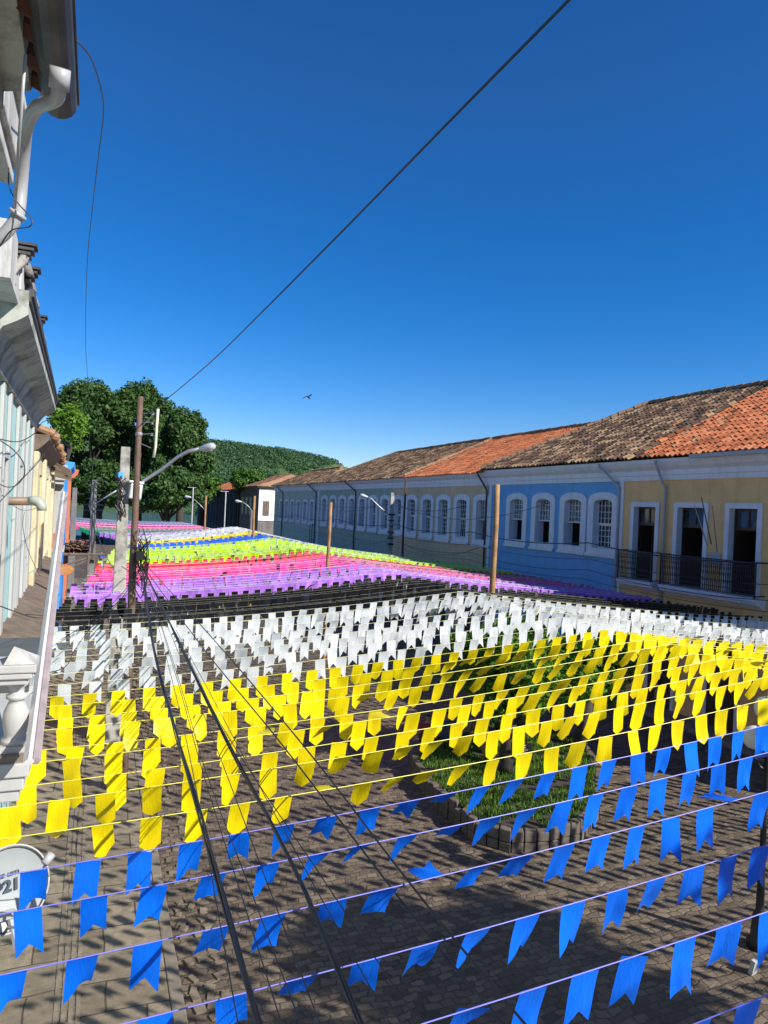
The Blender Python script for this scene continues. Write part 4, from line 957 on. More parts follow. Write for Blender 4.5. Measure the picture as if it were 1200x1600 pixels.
# tangle of cable at the take-off point
g = MB(); rr = random.Random(21)
for k in range(18):
    c = Vector((.9, 16.2, 4.95)) if False else at(222, 880, z=15.3); pts = []
    ph = rr.uniform(0, 6.3); a_ = rr.uniform(.05, .2); b_ = rr.uniform(.1, .5); dz = rr.uniform(-.35, .35)
    for t_ in range(13): w = t_*.52; pts.append(c+rgt*(a_*math.cos(w+ph))+up*(b_*math.sin(w)+dz)+fwd*rr.uniform(-.1, .05))
    g.tube(pts, rr.uniform(.005, .011), 5)
g.obox(at(219, 868, z=15.2), .08, .08, .09)
g.build('cable_coil', M['cable'], bp)

cp, CT = pole('concrete_pole', 'whitish square concrete pole with a long street lamp arm at left', (197, 700), 0, .21, .115, 'concrete', xy=(.66, 19.95), H=7.85, square=True)
z_ = 18.8
lamp_arm(cp, [at(203, 775, z=z_), at(225, 751, z=z_), at(255, 732, z=z_-.1), at(278, 714, z=z_-.2), at(295, 705, z=z_-.3), at(312, 701.5, z=z_-.4)], at(330, 698, z=z_-.5)-at(312, 701.5, z=z_-.4), .048, .36)
g = MB(); c = at(211, 768, z=18.7); g.obox(c, .16, .12, .20, .2, 0, .1); g.obox(c+Vector((.0, 0, .24)), .2, .15, .035, .2, 0, .1); g.build('junction_box', M['lamp'], cp, bevel=.03)
g = MB(); rr = random.Random(4)
for k in range(10):
    pts = [at(186+rr.uniform(-3, 8)+4*math.sin(i*.9+k), 745+i*9+rr.uniform(-2, 2), z=18.55) for i in range(8)]; g.tube(pts, .012, 5)
g.build('wire_bunch', M['cable'], cp)
g = MB(); g.obox(at(188, 742, z=18.6), .07, .05, .07, .4); g.build('blue_rag', M['sky_blue'], cp)

dp, DT = pole('concrete_pole', 'dark stained pole with a thin lamp arm behind the white concrete pole', (148, 750), 0, .16, .11, 'concrete_grey', depth=34, square=True)
lamp_arm(dp, [at(149, 787, z=34), at(168, 775, z=34), at(183, 766, z=34)], at(188, 764, z=34)-at(183, 766, z=34), .035, .35)
g = MB(); rr = random.Random(14)
for k in range(6):
    g.tube([at(132+rr.uniform(-4, 4), 752+k*9, z=34), at(163+rr.uniform(-4, 4), 750+k*9+rr.uniform(-4, 4), z=33.8)], .02, 5)
for k in range(7): g.tube([at(146+rr.uniform(-3, 3), 755, z=33.7), at(143+rr.uniform(-6, 6), 790, z=33.7), at(148+rr.uniform(-6, 6), 835, z=33.7), at(142, 880, z=33.7)], .02, 5)
g.build('crossarms_and_wires', M['dark_metal'], dp)
ep, ET = pole('concrete_pole', 'grey pole farthest left, next to the blue and white house', (117, 762), 0, .20, .13, 'concrete_grey', depth=42, square=True)
g = MB(); g.tube([at(108, 772, z=42), at(131, 772, z=42)], .04, 6); g.build('crossarm', M['dark_metal'], ep)
# lamp pole in front of the green house
lp, LT = pole('concrete_pole', 'grey concrete pole with a lamp in front of the green house windows', (613, 770), 0, .19, .11, 'concrete', xy=tuple(at(613, 770, z=42.3)[:2]), H=at(613, 770, z=42.3).z, square=True)
lamp_arm(lp, [at(606, 803, z=42.3), at(592, 791, z=42.3), at(580, 779, z=42.3), at(574, 776.5, z=42.3)], at(564, 773.5, z=42.3)-at(574, 776.5, z=42.3), .04, .36)
g = MB(); 
for k in range(6): g.obox(LT-up*(1.3+k*.35)+Vector((-.05, -.15, 0)), .2, .08, .05, k*.7)
g.obox(LT-up*4.2+Vector((-.1, -.2, 0)), .3, .2, .3); g.build('cable_clamps', M['cable'], lp)
pole('rusty_pole', 'thin dark rusty steel pole beside the lamp pole at the ochre house', (634, 748), 0, .085, .05, plain('rusty_steel', (.10, .035, .025), .8, var=.35, sc=3), depth=42)
# T-shaped white posts by the ruin
for (px, py, L_, lb) in ((353, 768, 40, 'white T shaped post in front of the ruin, right of the timber pole'), (302, 762, 45, 'white T shaped post at the left end of the ruin beside the trees')):
    c = at(px, py, z=80); t = thing('white_post', lb, 'post', (c.x, c.y, 0), 'white T posts near the ruin'); g = MB(); g.tube([(c.x, c.y, 0), c], .07, 8); g.build('post', M['old_white'], t); g = MB(); g.tube([c-rgt*.6, c+rgt*.3], .05, 6); g.build('crossbar', M['old_white'], t)
g = None
lq = thing('street_lamp', 'small curved street lamp right of the third timber pole', 'street lamp', (at(393, 797, z=52).x, at(393, 797, z=52).y, 0))
c = at(393, 797, z=52); g = MB(); g.tube([(c.x, c.y, 0), c], .09, 8); g.build('shaft', M['concrete_grey'], lq); lamp_arm(lq, [c, at(386, 789, z=52), at(380, 785, z=52), at(377, 784, z=52)], at(372, 783, z=52)-at(378, 784, z=52), .03, .36)

# globe lamp post, near right
GP = thing('globe_lamp_post', 'black lamp post with white glass globes at the right edge', 'lamp post', (9.78, 7.90, 0))
g = MB(); g.lathe((9.78, 7.90, 0), [(.17, 0), (.17, .12), (.12, .18), (.10, .5), (.06, .6), (.05, 1.2), (.06, 1.22), (.045, 1.3), (.04, 3.1), (.06, 3.14), (.03, 3.4)], 14); g.build('post', M['iron'], GP, smooth=True)
glob = plain('opal_glass', (.72, .72, .66), .2, var=.04)
for px, py in ((1179, 1152), (1197, 1106), (1222, 1160)):
    c = at(px, py, z=11.0 if px < 1190 else 11.15); g = MB(); g.lathe(c-up*.175, [(.05, 0), (.11, .02), (.155, .075), (.175, .16), (.16, .25), (.11, .32), (.03, .35)], 18); gl = g.build('globe', glob, GP, smooth=True)
    g = MB(); e = Vector((9.78, 7.9, 3.0)); g.tube([e-up*.25, e.lerp(c, .5)-up*.32, c-up*.28, c-up*.18], .018, 6); g.build('globe_bracket', M['iron'], gl)
g = MB(); c = at(1180, 1474, Z=.45); g.obox(c, .07, .03, .11, .2, .2, 0); WB = g.build('paper_bag', M['white_clean']); tag(WB, 'small white paper cup lying near the base of the black lamp post', 'litter'); 
WB.location = (WB.location.x, WB.location.y, .0)

# ============================================================ plaza bed, grass, trees, sign, people
bedpts = [at(*q, Z=.42) for q in ((640, 1178), (664, 1216), (700, 1250), (742, 1284), (800, 1299), (860, 1297), (908, 1286), (938, 1250), (940, 1200), (915, 1155), (870, 1130), (780, 1124), (690, 1140))]
bed = [(p.x, p.y) for p in bedpts]; ccx = sum(p[0] for p in bed)/len(bed); ccy = sum(p[1] for p in bed)/len(bed)
BE = thing('planter_bed', 'raised grassy bed edged with stone blocks under the orange trees', 'planter', (ccx, ccy, 0))
g = MB(); inn = [(ccx+(x-ccx)*.93, ccy+(y-ccy)*.93) for x, y in bed]
n = len(bed)
for i in range(n):
    j = (i+1) % n; a, b, c, d = Vector(bed[i]), Vector(bed[j]), Vector(inn[j]), Vector(inn[i]); L = (b-a).length; m_ = max(1, int(L/.24)); rj = random.Random(i)
    for k in range(m_):
        t0, t1 = (k+.04)/m_, (k+.96)/m_; h = .44+rj.uniform(-.07, .03)
        q = [a.lerp(b, t0), a.lerp(b, t1), d.lerp(c, t1), d.lerp(c, t0)]; off = rj.uniform(-.02, .02)
        for (z0, z1) in ((0, .185), (.195, h)):
            nb = len(g.v)
            for z in (z0, z1):
                for p in q: g.v.append((p.x+off, p.y+off, z))
            g.f += [tuple(nb+x for x in f_) for f_ in ((0, 3, 2, 1), (4, 5, 6, 7), (0, 1, 5, 4), (1, 2, 6, 5), (2, 3, 7, 6), (3, 0, 4, 7))]
g.build('stone_edging', M['bed_stone'], BE, bevel=.02)
g = MB(); g.prism(inn, 0, .39); g.build('soil', M['soil'], BE)
# grass
def inpoly(x, y, P):
    c = False
    for i in range(len(P)):
        (x1, y1), (x2, y2) = P[i], P[i-1]
        if (y1 > y) != (y2 > y) and x < (x2-x1)*(y-y1)/(y2-y1)+x1: c = not c
    return c
g = MB(); rr = random.Random(2); xs_ = [p[0] for p in inn]; ys_ = [p[1] for p in inn]
for _ in range(20000):
    x = rr.uniform(min(xs_), max(xs_)); y = rr.uniform(min(ys_), max(ys_))
    if not inpoly(x, y, inn): continue
    if noise.noise(Vector((x*1.3, y*1.3, 0))) < -.30: continue
    a = rr.uniform(0, 3.14); w = .016; h = rr.uniform(.05, .13); lx, ly = rr.uniform(-.05, .05), rr.uniform(-.05, .05); dx, dy = math.cos(a)*w, math.sin(a)*w
    n = len(g.v); g.v += [(x-dx, y-dy, .39), (x+dx, y+dy, .39), (x+lx, y+ly, .39+h)]; g.f.append((n, n+1, n+2))
tag(g.build('grass', M['grass'], fix=False), kind='stuff')
def plaza_tree(label, base, crown_c, R_, seed, n=15000):
    t = thing('orange_tree', label, 'tree', base, 'small trees on the grassy bed'); rr = random.Random(seed); b = Vector(base); cs = []; cc = Vector(crown_c)
    for _ in range(34):
        d = Vector((rr.gauss(0, 1), rr.gauss(0, 1), rr.gauss(0, .9))); d.normalize(); k = rr.uniform(.25, .8); s = rr.uniform(.22, .36)
        cs.append((cc.x+d.x*R_[0]*k, cc.y+d.y*R_[1]*k, cc.z+d.z*R_[2]*k, R_[0]*s, R_[1]*s, R_[2]*s))
    g = MB(); top = Vector((cc.x, cc.y, cc.z-.2))
    g.tube([b, b.lerp(top, .4)+Vector((.05, .03, 0)), top], [.20, .16, .09], 10)
    for q in cs[:12]:
        s = b.lerp(top, rr.uniform(.45, .95)); e = Vector(q[:3]); g.tube([s, s.lerp(e, .5)+Vector((0, 0, .12)), e], [.06, .04, .012], 6)
    g.build('trunk', M['bark'], t, smooth=True); leaf_cloud('crown', cs, n, .075, M['leaf_plaza'], t, seed=seed, shell=.15); return t
b1 = at(787, 1205, Z=.39)
plaza_tree('leafy green tree with a thick trunk beside the small black sign', b1, (b1.x+.55, b1.y+.5, 2.75), (1.95, 1.9, 1.5), 31, 17000)
b2 = at(905, 1168, Z=.39)
plaza_tree('green tree behind the yellow flags, right of the sign tree', b2, (b2.x+.55, b2.y+.2, 2.75), (1.6, 1.5, 1.45), 32, 10000)
b3 = at(768, 1190, Z=.33); g = MB(); g.tube([b3, b3+Vector((.03, .05, .7)), b3+Vector((-.05, .1, 1.5)), b3+Vector((.1, .1, 2.1))], [.07, .06, .05, .04], 8)
tag(g.build('stump_sapling', M['bark'], smooth=True), 'slim dark bare trunk just left of the thick tree trunk', 'tree')
# stake sign
SB = at(812, 1222, Z=.33); SS = thing('stake_sign', 'small black sign with white lines of text on a wooden stake', 'sign', SB)
g = MB(); g.tube([SB, SB+up*.55], .022, 6); g.build('stake', M['bamboo'], SS)
pc = SB+up*.72; g = MB(); g.obox(pc, .24, .012, .19, -YAW, -.1); g.build('board', plain('black_sign_board', (.012, .012, .014), .4), SS)
g = MB(); rr = random.Random(8)
for k in range(6):
    w = rr.uniform(.10, .19) if k else .10; z = .14-k*.052; x = -w
    while x < w:
        l = rr.uniform(.02, .06); g.obox(pc+rgt*(x+l/2)+up*z-fwd*(.018-z*.1), l/2, .002, .010, -YAW, -.1); x += l+.015
g.build('text_lines', M['white_clean'], SS)

# people: skinned bodies
def skin_body(name, verts, edges, radii, parent, mat, root=0, sub=2):
    me = bpy.data.meshes.new(name); o0 = world_loc(parent); me.from_pydata([tuple(Vector(v)-o0) for v in verts], edges, []); me.materials.append(mat)
    o = bpy.data.objects.new(name, me); COL.objects.link(o); o.parent = parent
    sk = o.modifiers.new('skin', 'SKIN'); sk.use_smooth_shade = True
    sv = me.skin_vertices[0].data
    for i, r_ in enumerate(radii): sv[i].radius = (r_, r_) if not isinstance(r_, tuple) else r_; sv[i].use_root = (i == root)
    s = o.modifiers.new('sub', 'SUBSURF'); s.levels = sub; s.render_levels = sub
    return o
skin_m = plain('warm_brown_skin', (.30, .16, .10), .5, var=.06); hair_m = plain('black_hair', (.012, .010, .010), .6)
def seated(label, base, face, top_mat, bottom_mat, top='shirt', lean=0, hair_len=0.0):
    """person sitting, seen from behind; base = point under the hips at seat height"""
    t = thing('person', label, 'person', base); f = Vector((math.sin(face), math.cos(face), 0)); s_ = Vector((f.y, -f.x, 0)); B = Vector(base)
    def P(a, b, c): return B+f*a+s_*b+up*c
    V = [P(0, 0, .10), P(.02+lean*.3, 0, .28), P(.03+lean, 0, .46), P(.03+lean, 0, .56), P(.05+lean, 0, .66), P(.06+lean, 0, .76)]
    E = [(0, 1), (1, 2), (2, 3), (3, 4), (4, 5)]; Rr = [(.15, .11), (.13, .10), (.16, .10), (.055, .055), (.085, .095), (.07, .085)]
    for sg in (-1, 1):
        i = len(V); V += [P(.02+lean, sg*.17, .50), P(.04+lean, sg*.23, .26), P(.24+lean, sg*.16, .14), P(.32+lean, sg*.12, .14), P(.38+lean, sg*.11, .13)]
        E += [(2, i), (i, i+1), (i+1, i+2), (i+2, i+3), (i+3, i+4)]; Rr += [.062, .048, .038, .03, .02]
        for q in range(4):
            j = len(V); V += [P(.42+lean, sg*(.085+.018*q), .12-.004*q)]; E += [(i+4, j)]; Rr += [.009]
        i = len(V); V += [P(.05, sg*.09, .08), P(.42, sg*.12, .12), P(.48, sg*.12, -.28), P(.58, sg*.12, -.31)]
        E += [(0, i), (i, i+1), (i+1, i+2), (i+2, i+3)]; Rr += [.09, .065, .045, .035]
    skin_body('body', V, E, Rr, t, skin_m)
    # clothing shells
    V2 = [P(0, 0, .07), P(.02+lean*.3, 0, .28), P(.03+lean, 0, .45), P(.03+lean, 0, .52)]; E2 = [(0, 1), (1, 2), (2, 3)]; R2 = [(.17, .125), (.145, .115), (.178, .117), (.09, .08)]
    if top == 'shirt':
        for sg in (-1, 1): i = len(V2); V2 += [P(.02+lean, sg*.18, .49), P(.03+lean, sg*.22, .34)]; E2 += [(2, i), (i, i+1)]; R2 += [.075, .064]
        skin_body('shirt', V2, E2, R2, t, top_mat)
    else: skin_body('halter_top', [P(0, 0, .09), P(.02, 0, .2)], [(0, 1)], [(.168, .125), (.15, .118)], t, top_mat)
    V3 = [P(0, 0, .02), P(0, 0, .10)]; E3 = [(0, 1)]; R3 = [(.175, .13), (.165, .125)]
    for sg in (-1, 1): i = len(V3); V3 += [P(.06, sg*.09, .08), P(.43, sg*.12, .12), P(.48, sg*.12, -.1)]; E3 += [(0, i), (i, i+1), (i+1, i+2)]; R3 += [.10, .078, .06]
    skin_body('trousers', V3, E3, R3, t, bottom_mat)
    hv = [P(.035+lean, 0, .72), P(.03+lean, 0, .78)]; hr = [(.098, .105), (.085, .095)]; he = [(0, 1)]
    if hair_len: hv += [P(-.05+lean, 0, .64), P(-.08+lean, 0, .64-hair_len)]; he += [(0, 2), (2, 3)]; hr += [.075, .045]
    skin_body('hair', hv, he, hr, t, hair_m)
    g = MB(); hc = P(.06+lean, 0, .69)
    for sg in (-1, 1): g.lathe(hc+f*.085+s_*sg*.032+up*.0, [(.004, -.008), (.009, 0), (.004, .008)], 8)
    g.build('eyes', M['iron'], t)
    g = MB(); g.tube([hc+f*.085, hc+f*.105-up*.03], [.008, .014], 6); g.tube([hc+f*.083-up*.055-s_*.02, hc+f*.088-up*.057, hc+f*.083-up*.055+s_*.02], .006, 6); g.build('nose_and_mouth', skin_m, t)
    return t
seat = []
for (px, py, Zs) in ((668, 1158, .42), (697, 1152, .42), (727, 1150, .42)): seat.append(at(px, py, Z=Zs+.08)-up*.08)
def stripes():
    m, t, b = nodes('striped_navy_shirt'); w = N(t, 'TexWave', wave_type='BANDS', bands_direction='Z'); w.inputs['Scale'].default_value = 9; w.inputs['Distortion'].default_value = .3
    t.links.new(coords(t), w.inputs['Vector']); t.links.new(ramp(t, [(.45, (.03, .03, .06)), (.7, (.18, .17, .22))], w.outputs['Fac']), b.inputs['Base Color']); b.inputs['Roughness'].default_value = .85; return m
seated('person in a dark red shirt sitting on the bed edge, leftmost of three', seat[0], R(20), plain('dark_red_cotton', (.30, .02, .04), .85), plain('black_trousers', (.02, .02, .025), .9))
seated('person in a striped navy shirt sitting between the two others', seat[1], R(14), stripes(), plain('faded_jeans', (.06, .10, .14), .9))
seated('person with a bare upper back and dark trousers sitting nearest the tree', seat[2], R(8), plain('dark_brown_cloth', (.03, .02, .018), .85), plain('black_cloth', (.015, .015, .02), .9), top='halter', hair_len=.0)
# bench-like stone ledge under the people is the bed edge; far passer-by in blue
FB = at(157, 891, Z=0); FBp = thing('person', 'distant person in bright blue trousers standing in the street behind the poles', 'person', FB)
P_ = lambda a, b, c: FB+rgt*a+fwd*b+up*c
Vp = [P_(0, 0, .95), P_(0, 0, 1.15), P_(0, 0, 1.38), P_(0, 0, 1.48), P_(0, 0, 1.58), P_(0, 0, 1.68)]; Ep = [(0, 1), (1, 2), (2, 3), (3, 4), (4, 5)]; Rp = [(.15, .10), (.13, .1), (.17, .1), .055, .09, .08]
for sg in (-1, 1):
    i = len(Vp); Vp += [P_(sg*.19, 0, 1.38), P_(sg*.24, 0, 1.1), P_(sg*.25, -.05, .85), P_(sg*.25, -.06, .76)]; Ep += [(2, i), (i, i+1), (i+1, i+2), (i+2, i+3)]; Rp += [.06, .045, .035, .03]
    i = len(Vp); Vp += [P_(sg*.09, 0, .88), P_(sg*.11, 0, .48), P_(sg*.12, .02, .08), P_(sg*.12, -.12, .04)]; Ep += [(0, i), (i, i+1), (i+1, i+2), (i+2, i+3)]; Rp += [.09, .06, .045, .035]
skin_body('body', Vp, Ep, Rp, FBp, skin_m)
bl_cl = plain('bright_blue_cloth', (.03, .16, .62), .85)
V3 = [P_(0, 0, .9), P_(0, 0, 1.0)]; E3 = [(0, 1)]; R3 = [(.17, .12), (.16, .12)]
for sg in (-1, 1): i = len(V3); V3 += [P_(sg*.09, 0, .86), P_(sg*.11, 0, .48), P_(sg*.12, .02, .12)]; E3 += [(0, i), (i, i+1), (i+1, i+2)]; R3 += [.11, .085, .07]
skin_body('trousers', V3, E3, R3, FBp, bl_cl)
skin_body('shirt', [P_(0, 0, 1.0), P_(0, 0, 1.2), P_(0, 0, 1.4), P_(.2, 0, 1.38), P_(.24, 0, 1.15), P_(-.2, 0, 1.38), P_(-.24, 0, 1.15)], [(0, 1), (1, 2), (2, 3), (3, 4), (2, 5), (5, 6)], [(.165, .12), (.15, .12), (.185, .12), .075, .06, .075, .06], FBp, bl_cl)
skin_body('hair', [P_(0, .01, 1.64), P_(0, .01, 1.70)], [(0, 1)], [.10, .085], FBp, hair_m)

# ============================================================ cables
CB = 'overhead cables from the brown utility pole'
hub = (222, 884, 15.2)
def cable(label, pts, r, n=1, spread=0.0, seed=0, name='overhead_cable', sag=.0):
    rr = random.Random(seed); g = MB()
    # polyline through pixel/depth points, resampled; strands twist round each other
    P = [at(x, y, z=z) for (x, y, z) in pts]; L = [0]
    for i in range(1, len(P)): L.append(L[-1]+(P[i]-P[i-1]).length)
    m_ = 40; base = []
    for k in range(m_+1):
        d = L[-1]*k/m_; i = max(j for j in range(len(L)) if L[j] <= d+1e-9); i = min(i, len(P)-2)
        t = (d-L[i])/(L[i+1]-L[i]); p0, p1, p2, p3 = P[max(i-1, 0)], P[i], P[i+1], P[min(i+2, len(P)-1)]
        base.append(.5*((2*p1)+(p2-p0)*t+(2*p0-5*p1+4*p2-p3)*t*t+(3*p1-p0-3*p2+p3)*t**3))
    for s in range(n):
        ph = rr.uniform(0, 6.28); tw = rr.uniform(.25, .5); w = spread*rr.uniform(.4, 1)
        g.tube([p+rgt*(w*math.cos(ph+k*tw))+up*(w*math.sin(ph+k*tw)) for k, p in enumerate(base)], r*rr.uniform(.75, 1.2) if n > 1 else r, 6)
    return tag(g.build(name, M['cable'], smooth=True, fix=False), label, 'cable', CB)
cable('thick bundle of twisted black cables falling left of the other bundle', [hub, (238, 1000, 9.2), (265, 1110, 6.6), (300, 1230, 5.0), (345, 1390, 3.9), (400, 1585, 3.1), (430, 1690, 2.8)], .0062, 7, .015, 1)
cable('thick bundle of twisted black cables running to the bottom middle', [hub, (278, 1000, 9.0), (350, 1150, 6.3), (420, 1280, 5.0), (480, 1400, 4.2), (562, 1595, 3.3), (600, 1680, 3.0)], .0068, 6, .014, 2)
cable('single black cable crossing white and yellow flags, third from the right', [(226, 880, 15.2), (337, 1003, 9.0), (470, 1160, 6.3), (617, 1350, 4.6), (720, 1480, 3.9), (822, 1602, 3.4), (880, 1670, 3.1)], .007, 1, 0, 3)
cable('single black cable ending at the bottom right of the thick bundles', [(224, 885, 15.2), (310, 1003, 9.2), (430, 1150, 6.6), (560, 1320, 5.0), (680, 1475, 4.1), (790, 1602, 3.5), (830, 1650, 3.3)], .007, 1, 0, 4)
for k, (x1, y1, x2, y2, lb) in enumerate(((300, 1200, 372, 1600, 'thin black wire close beside the left cable bundle, on its left'), (320, 1200, 470, 1600, 'thin black wire midway between the two thick cable bundles'), (315, 1200, 440, 1600, 'thin black wire just right of the left thick cable bundle'),
        (335, 1160, 500, 1600, 'thin black wire just left of the right thick cable bundle'), (390, 1200, 610, 1600, 'thin black wire close to the right side of the right thick bundle'), (350, 1140, 655, 1600, 'thin black wire crossing the shaded cobbles right of the bundles'))):
    cable(lb, [(224+k, 890+2*k, 15.2), ((224+x1)/2+4, (890+y1)/2+6, 8.3), (x1, y1, 5.6), ((x1+x2)/2, (y1+y2)/2, 4.2), (x2, y2, 3.3), (x2+(x2-x1)*.15, y2+60, 3.05)], .0035, 1, 0, 10+k)
cable('long sagging black wire from the pole towards the left balcony', [(212, 905, 15.2), (160, 960, 12), (120, 1010, 10), (104, 1040, 9), (70, 1052, 7.5), (30, 1050, 6.5)], .006, 1, 0, 31)
cable('second sagging wire from the pole to the left houses', [(212, 915, 15.2), (150, 975, 13), (110, 985, 12), (80, 965, 10), (40, 960, 8.5)], .006, 1, 0, 32)
cable('black wire joining the brown pole and the white concrete pole', [(215, 905, 15.3), (205, 895, 17), (190, 885, 18.5)], .01, 1, 0, 33)
cable('slack wire from the brown pole down past the purple flags', [(216, 890, 15.3), (190, 935, 14.5), (150, 965, 13.5), (95, 1000, 12.5)], .008, 1, 0, 34)
cable('slack wire from the dark pole to the white concrete pole', [(146, 800, 34), (158, 850, 28), (172, 880, 22), (190, 900, 18.7)], .012, 1, 0, 35)
cable('slack wire low over the lime flags between the two poles', [(142, 812, 34), (165, 868, 28), (188, 900, 20), (212, 905, 15.4)], .010, 1, 0, 36)
wire('long black overhead wire crossing the whole sky to the trees', [(960, -72, 3.7), (887, 2, 4.1), (700, 192, 5.2), (540, 356, 7.0), (400, 497, 9.5), (330, 565, 12), (265, 620, 15), (226, 650, 15.4)], .0095, 'cable', 'overhead_wire', 'wire')
# façade cables
FCB = 'cables strung along the right-hand house fronts'
def facade_cable(lb, z0, sag, x, r, ys=(13, 22, 31, 40.6, 52, 64, 77), dz=0):
    g = MB(); pts = []
    for a, b in zip(ys, ys[1:]):
        for k in range(8): t = k/8; pts.append((x, a+(b-a)*t, z0+dz*math.sin(a)-sag*4*t*(1-t)))
    pts.append((x, ys[-1], z0)); g.tube(pts, r, 5); return tag(g.build('facade_cable', M['cable'], smooth=True, fix=False), lb, 'cable', FCB)
facade_cable('thickest black cable level with the yellow house balcony rail', 5.62, .22, 17.3, .022)
facade_cable('thin black cable just under the blue house window sills', 5.0, .18, 17.4, .010)
facade_cable('thin cable low over the blue wall', 4.6, .25, 17.35, .012)
facade_cable('thin lowest cable above the black flags along the house fronts', 4.25, .15, 17.2, .009)
facade_cable('cable crossing the upper window panes of the green house', 6.9, .35, 16.9, .014, ys=(31, 40.6, 58, 77))
facade_cable('cable sagging across the ochre windows to the lamp pole', 7.1, .9, 16.9, .012, ys=(24, 40.6, 62))
facade_cable('deep sagging cable on the ochre wall below the windows', 4.9, .7, 17.2, .012, ys=(30, 40.6, 50))
g = MB(); a = at(1200, 835, z=19); g.tube([(16.5, 13, 5.2), (12, 24, 4.9), (10, 45, 5.3), (9, 70, 5.6)], .012, 5)

# bird
BC = at(481, 620, z=60); BI = thing('flying_bird', 'small dark bird with spread wings gliding in the blue sky', 'bird', BC)
g = MB(); k = .060
def bp_(x, y, d=0): return BC+rgt*(x*k)+up*(y*k)+fwd*d
g.tube([bp_(3.4, -2.5), bp_(1.8, -1), bp_(0, .2), bp_(-.9, .9)], [.05, .07, .08, .03], 8); g.build('body', M['iron'], BI, smooth=True)
for sg, pts in ((0, [(-.6, .7), (-3, -1.2), (-6.6, -3.2), (-8, -3.0), (-5, -1.0), (-2, .9)]), (1, [(.4, .4), (3.0, .5), (5.0, 1.8), (6.1, 3.8), (4.9, 3.6), (2.0, 1.9)])):
    g = MB(); n = len(pts)
    for dd in (-.02, .02):
        for (x, y) in pts: g.v.append(tuple(bp_(x, y, dd-.03*abs(x))))
    g.f.append(tuple(range(n))); g.f.append(tuple(range(n, 2*n)))
    for i in range(n): g.f.append((i, (i+1) % n, n+(i+1) % n, n+i))
    g.build('wing', M['iron'], BI)

# shading tree out of frame on the right (casts the shadow over the near plaza)
t = thing('shade_tree', 'tall dark shade tree standing in the plaza outside the right edge', 'tree', (12.2, .6, 0)); rr = random.Random(77); cs = []
for _ in range(66):
    tt = rr.uniform(.5, 11.2); off = rr.uniform(.9, 5.2); h_ = rr.uniform(7.2, 9.6); k_ = (h_-4.3)/math.tan(SUN_EL)
    cs.append((tt*.78+off*.62+k_*.616, tt*.62-off*.78-k_*.788, h_, rr.uniform(.7, 1.1), rr.uniform(.7, 1.1), rr.uniform(.45, .8)))
g = MB(); g.tube([(12.2, .6, 0), (12.1, .4, 4), (11.8, .0, 7.5)], [.35, .28, .15], 10)
for q in cs[:16]: g.tube([(12.1, .35, 4.8), (q[0]*.5+6, q[1]*.5+.1, q[2]*.6+2.4), q[:3]], [.12, .08, .03], 6)
g.build('trunk', M['bark'], t, smooth=True); leaf_cloud('crown', cs, 36000, .13, M['leaf_plaza'], t, seed=9, shell=.1)

# ============================================================ bunting
def interp(tab, x):
    if x <= tab[0][0]: return tab[0][1]
    for (a, va), (b, vb) in zip(tab, tab[1:]):
        if x <= b: return va+(vb-va)*(x-a)/(b-a)
    return tab[-1][1]
XL = [(0, -1.25), (8, -1.15), (15, -.95), (20, -.45), (30, .5), (36, 1.1), (44, 1.6), (50, -.5), (62, -2.2), (80, -3.4)]
HR_ = [(0, 1.8), (24, 1.78), (32, 1.62), (38, 1.47), (44, 1.42), (50, 1.95), (80, 2.15)]      # drop below eye at the middle line
HL_ = [(0, 2.50), (20, 2.45), (30, 2.3), (48, 2.2), (80, 1.9)]
HRt = [(0, 2.6), (33, 2.6), (36, 3.1), (60, 3.6), (80, 3.9)]
def path(L, XR=18.15):
    xl = interp(XL, L); hr, hl, ht = interp(HR_, L), interp(HL_, L), interp(HRt, L); xm = 7.9
    rj = random.Random(int(L*100)); s1, s2 = .10+rj.uniform(0, .08), .10+rj.uniform(0, .08); jz = rj.uniform(-.03, .03); yj = rj.uniform(-.12, .12)
    def f(X):
        if X < xm: t = (X-xl)/(xm-xl); h = hl+(hr-hl)*t+s1*4*t*(1-t)*.8
        else: t = (X-xm)/(XR-xm); h = hr+(ht-hr)*t+s2*4*t*(1-t)*.6
        return Vector((X, L+yj*(X-xl)/18*1.0, EYE-h+jz))
    return f, xl, XR
def flag_mesh(shape, mat, var):
    """flag hanging from the local X axis: a bent plastic sheet with its end cut"""
    w, h = .158, .318; r = random.Random(var*13+5); nx, nz = 6, 8; V = []; Fc = []
    cu = r.uniform(-.035, .05) if var < 8 else r.uniform(-.09, .11); tw = r.uniform(-.35, .35) if var < 9 else .55; rip = r.uniform(.004, .012); ph = r.uniform(0, 6)
    for j in range(nz+1):
        for i in range(nx+1):
            u = i/nx-.5; v = j/nz
            cut = 1.0
            if shape == 'swallow': cut = 1-.27*(1-abs(u)*2)
            elif shape == 'point': cut = 1-.20*max(0, abs(u)*2-.05)
            z = -h*v*cut; x = u*w*(1-.06*v*abs(tw)); y = cu*v*v+tw*.09*u*v*v*2+rip*math.sin(ph+u*7+v*4)*v+.015*math.sin(v*3.1+ph)*v
            V.append((x, y, z))
    for j in range(nz):
        for i in range(nx): q = j*(nx+1)+i; Fc.append((q, q+1, q+nx+2, q+nx+1))
    me = bpy.data.meshes.new('flag'); me.from_pydata(V, [], Fc); me.materials.append(mat); me.shade_smooth(); return me
WORD = 'first second third fourth fifth sixth seventh eighth ninth tenth eleventh twelfth thirteenth fourteenth fifteenth sixteenth'.split()
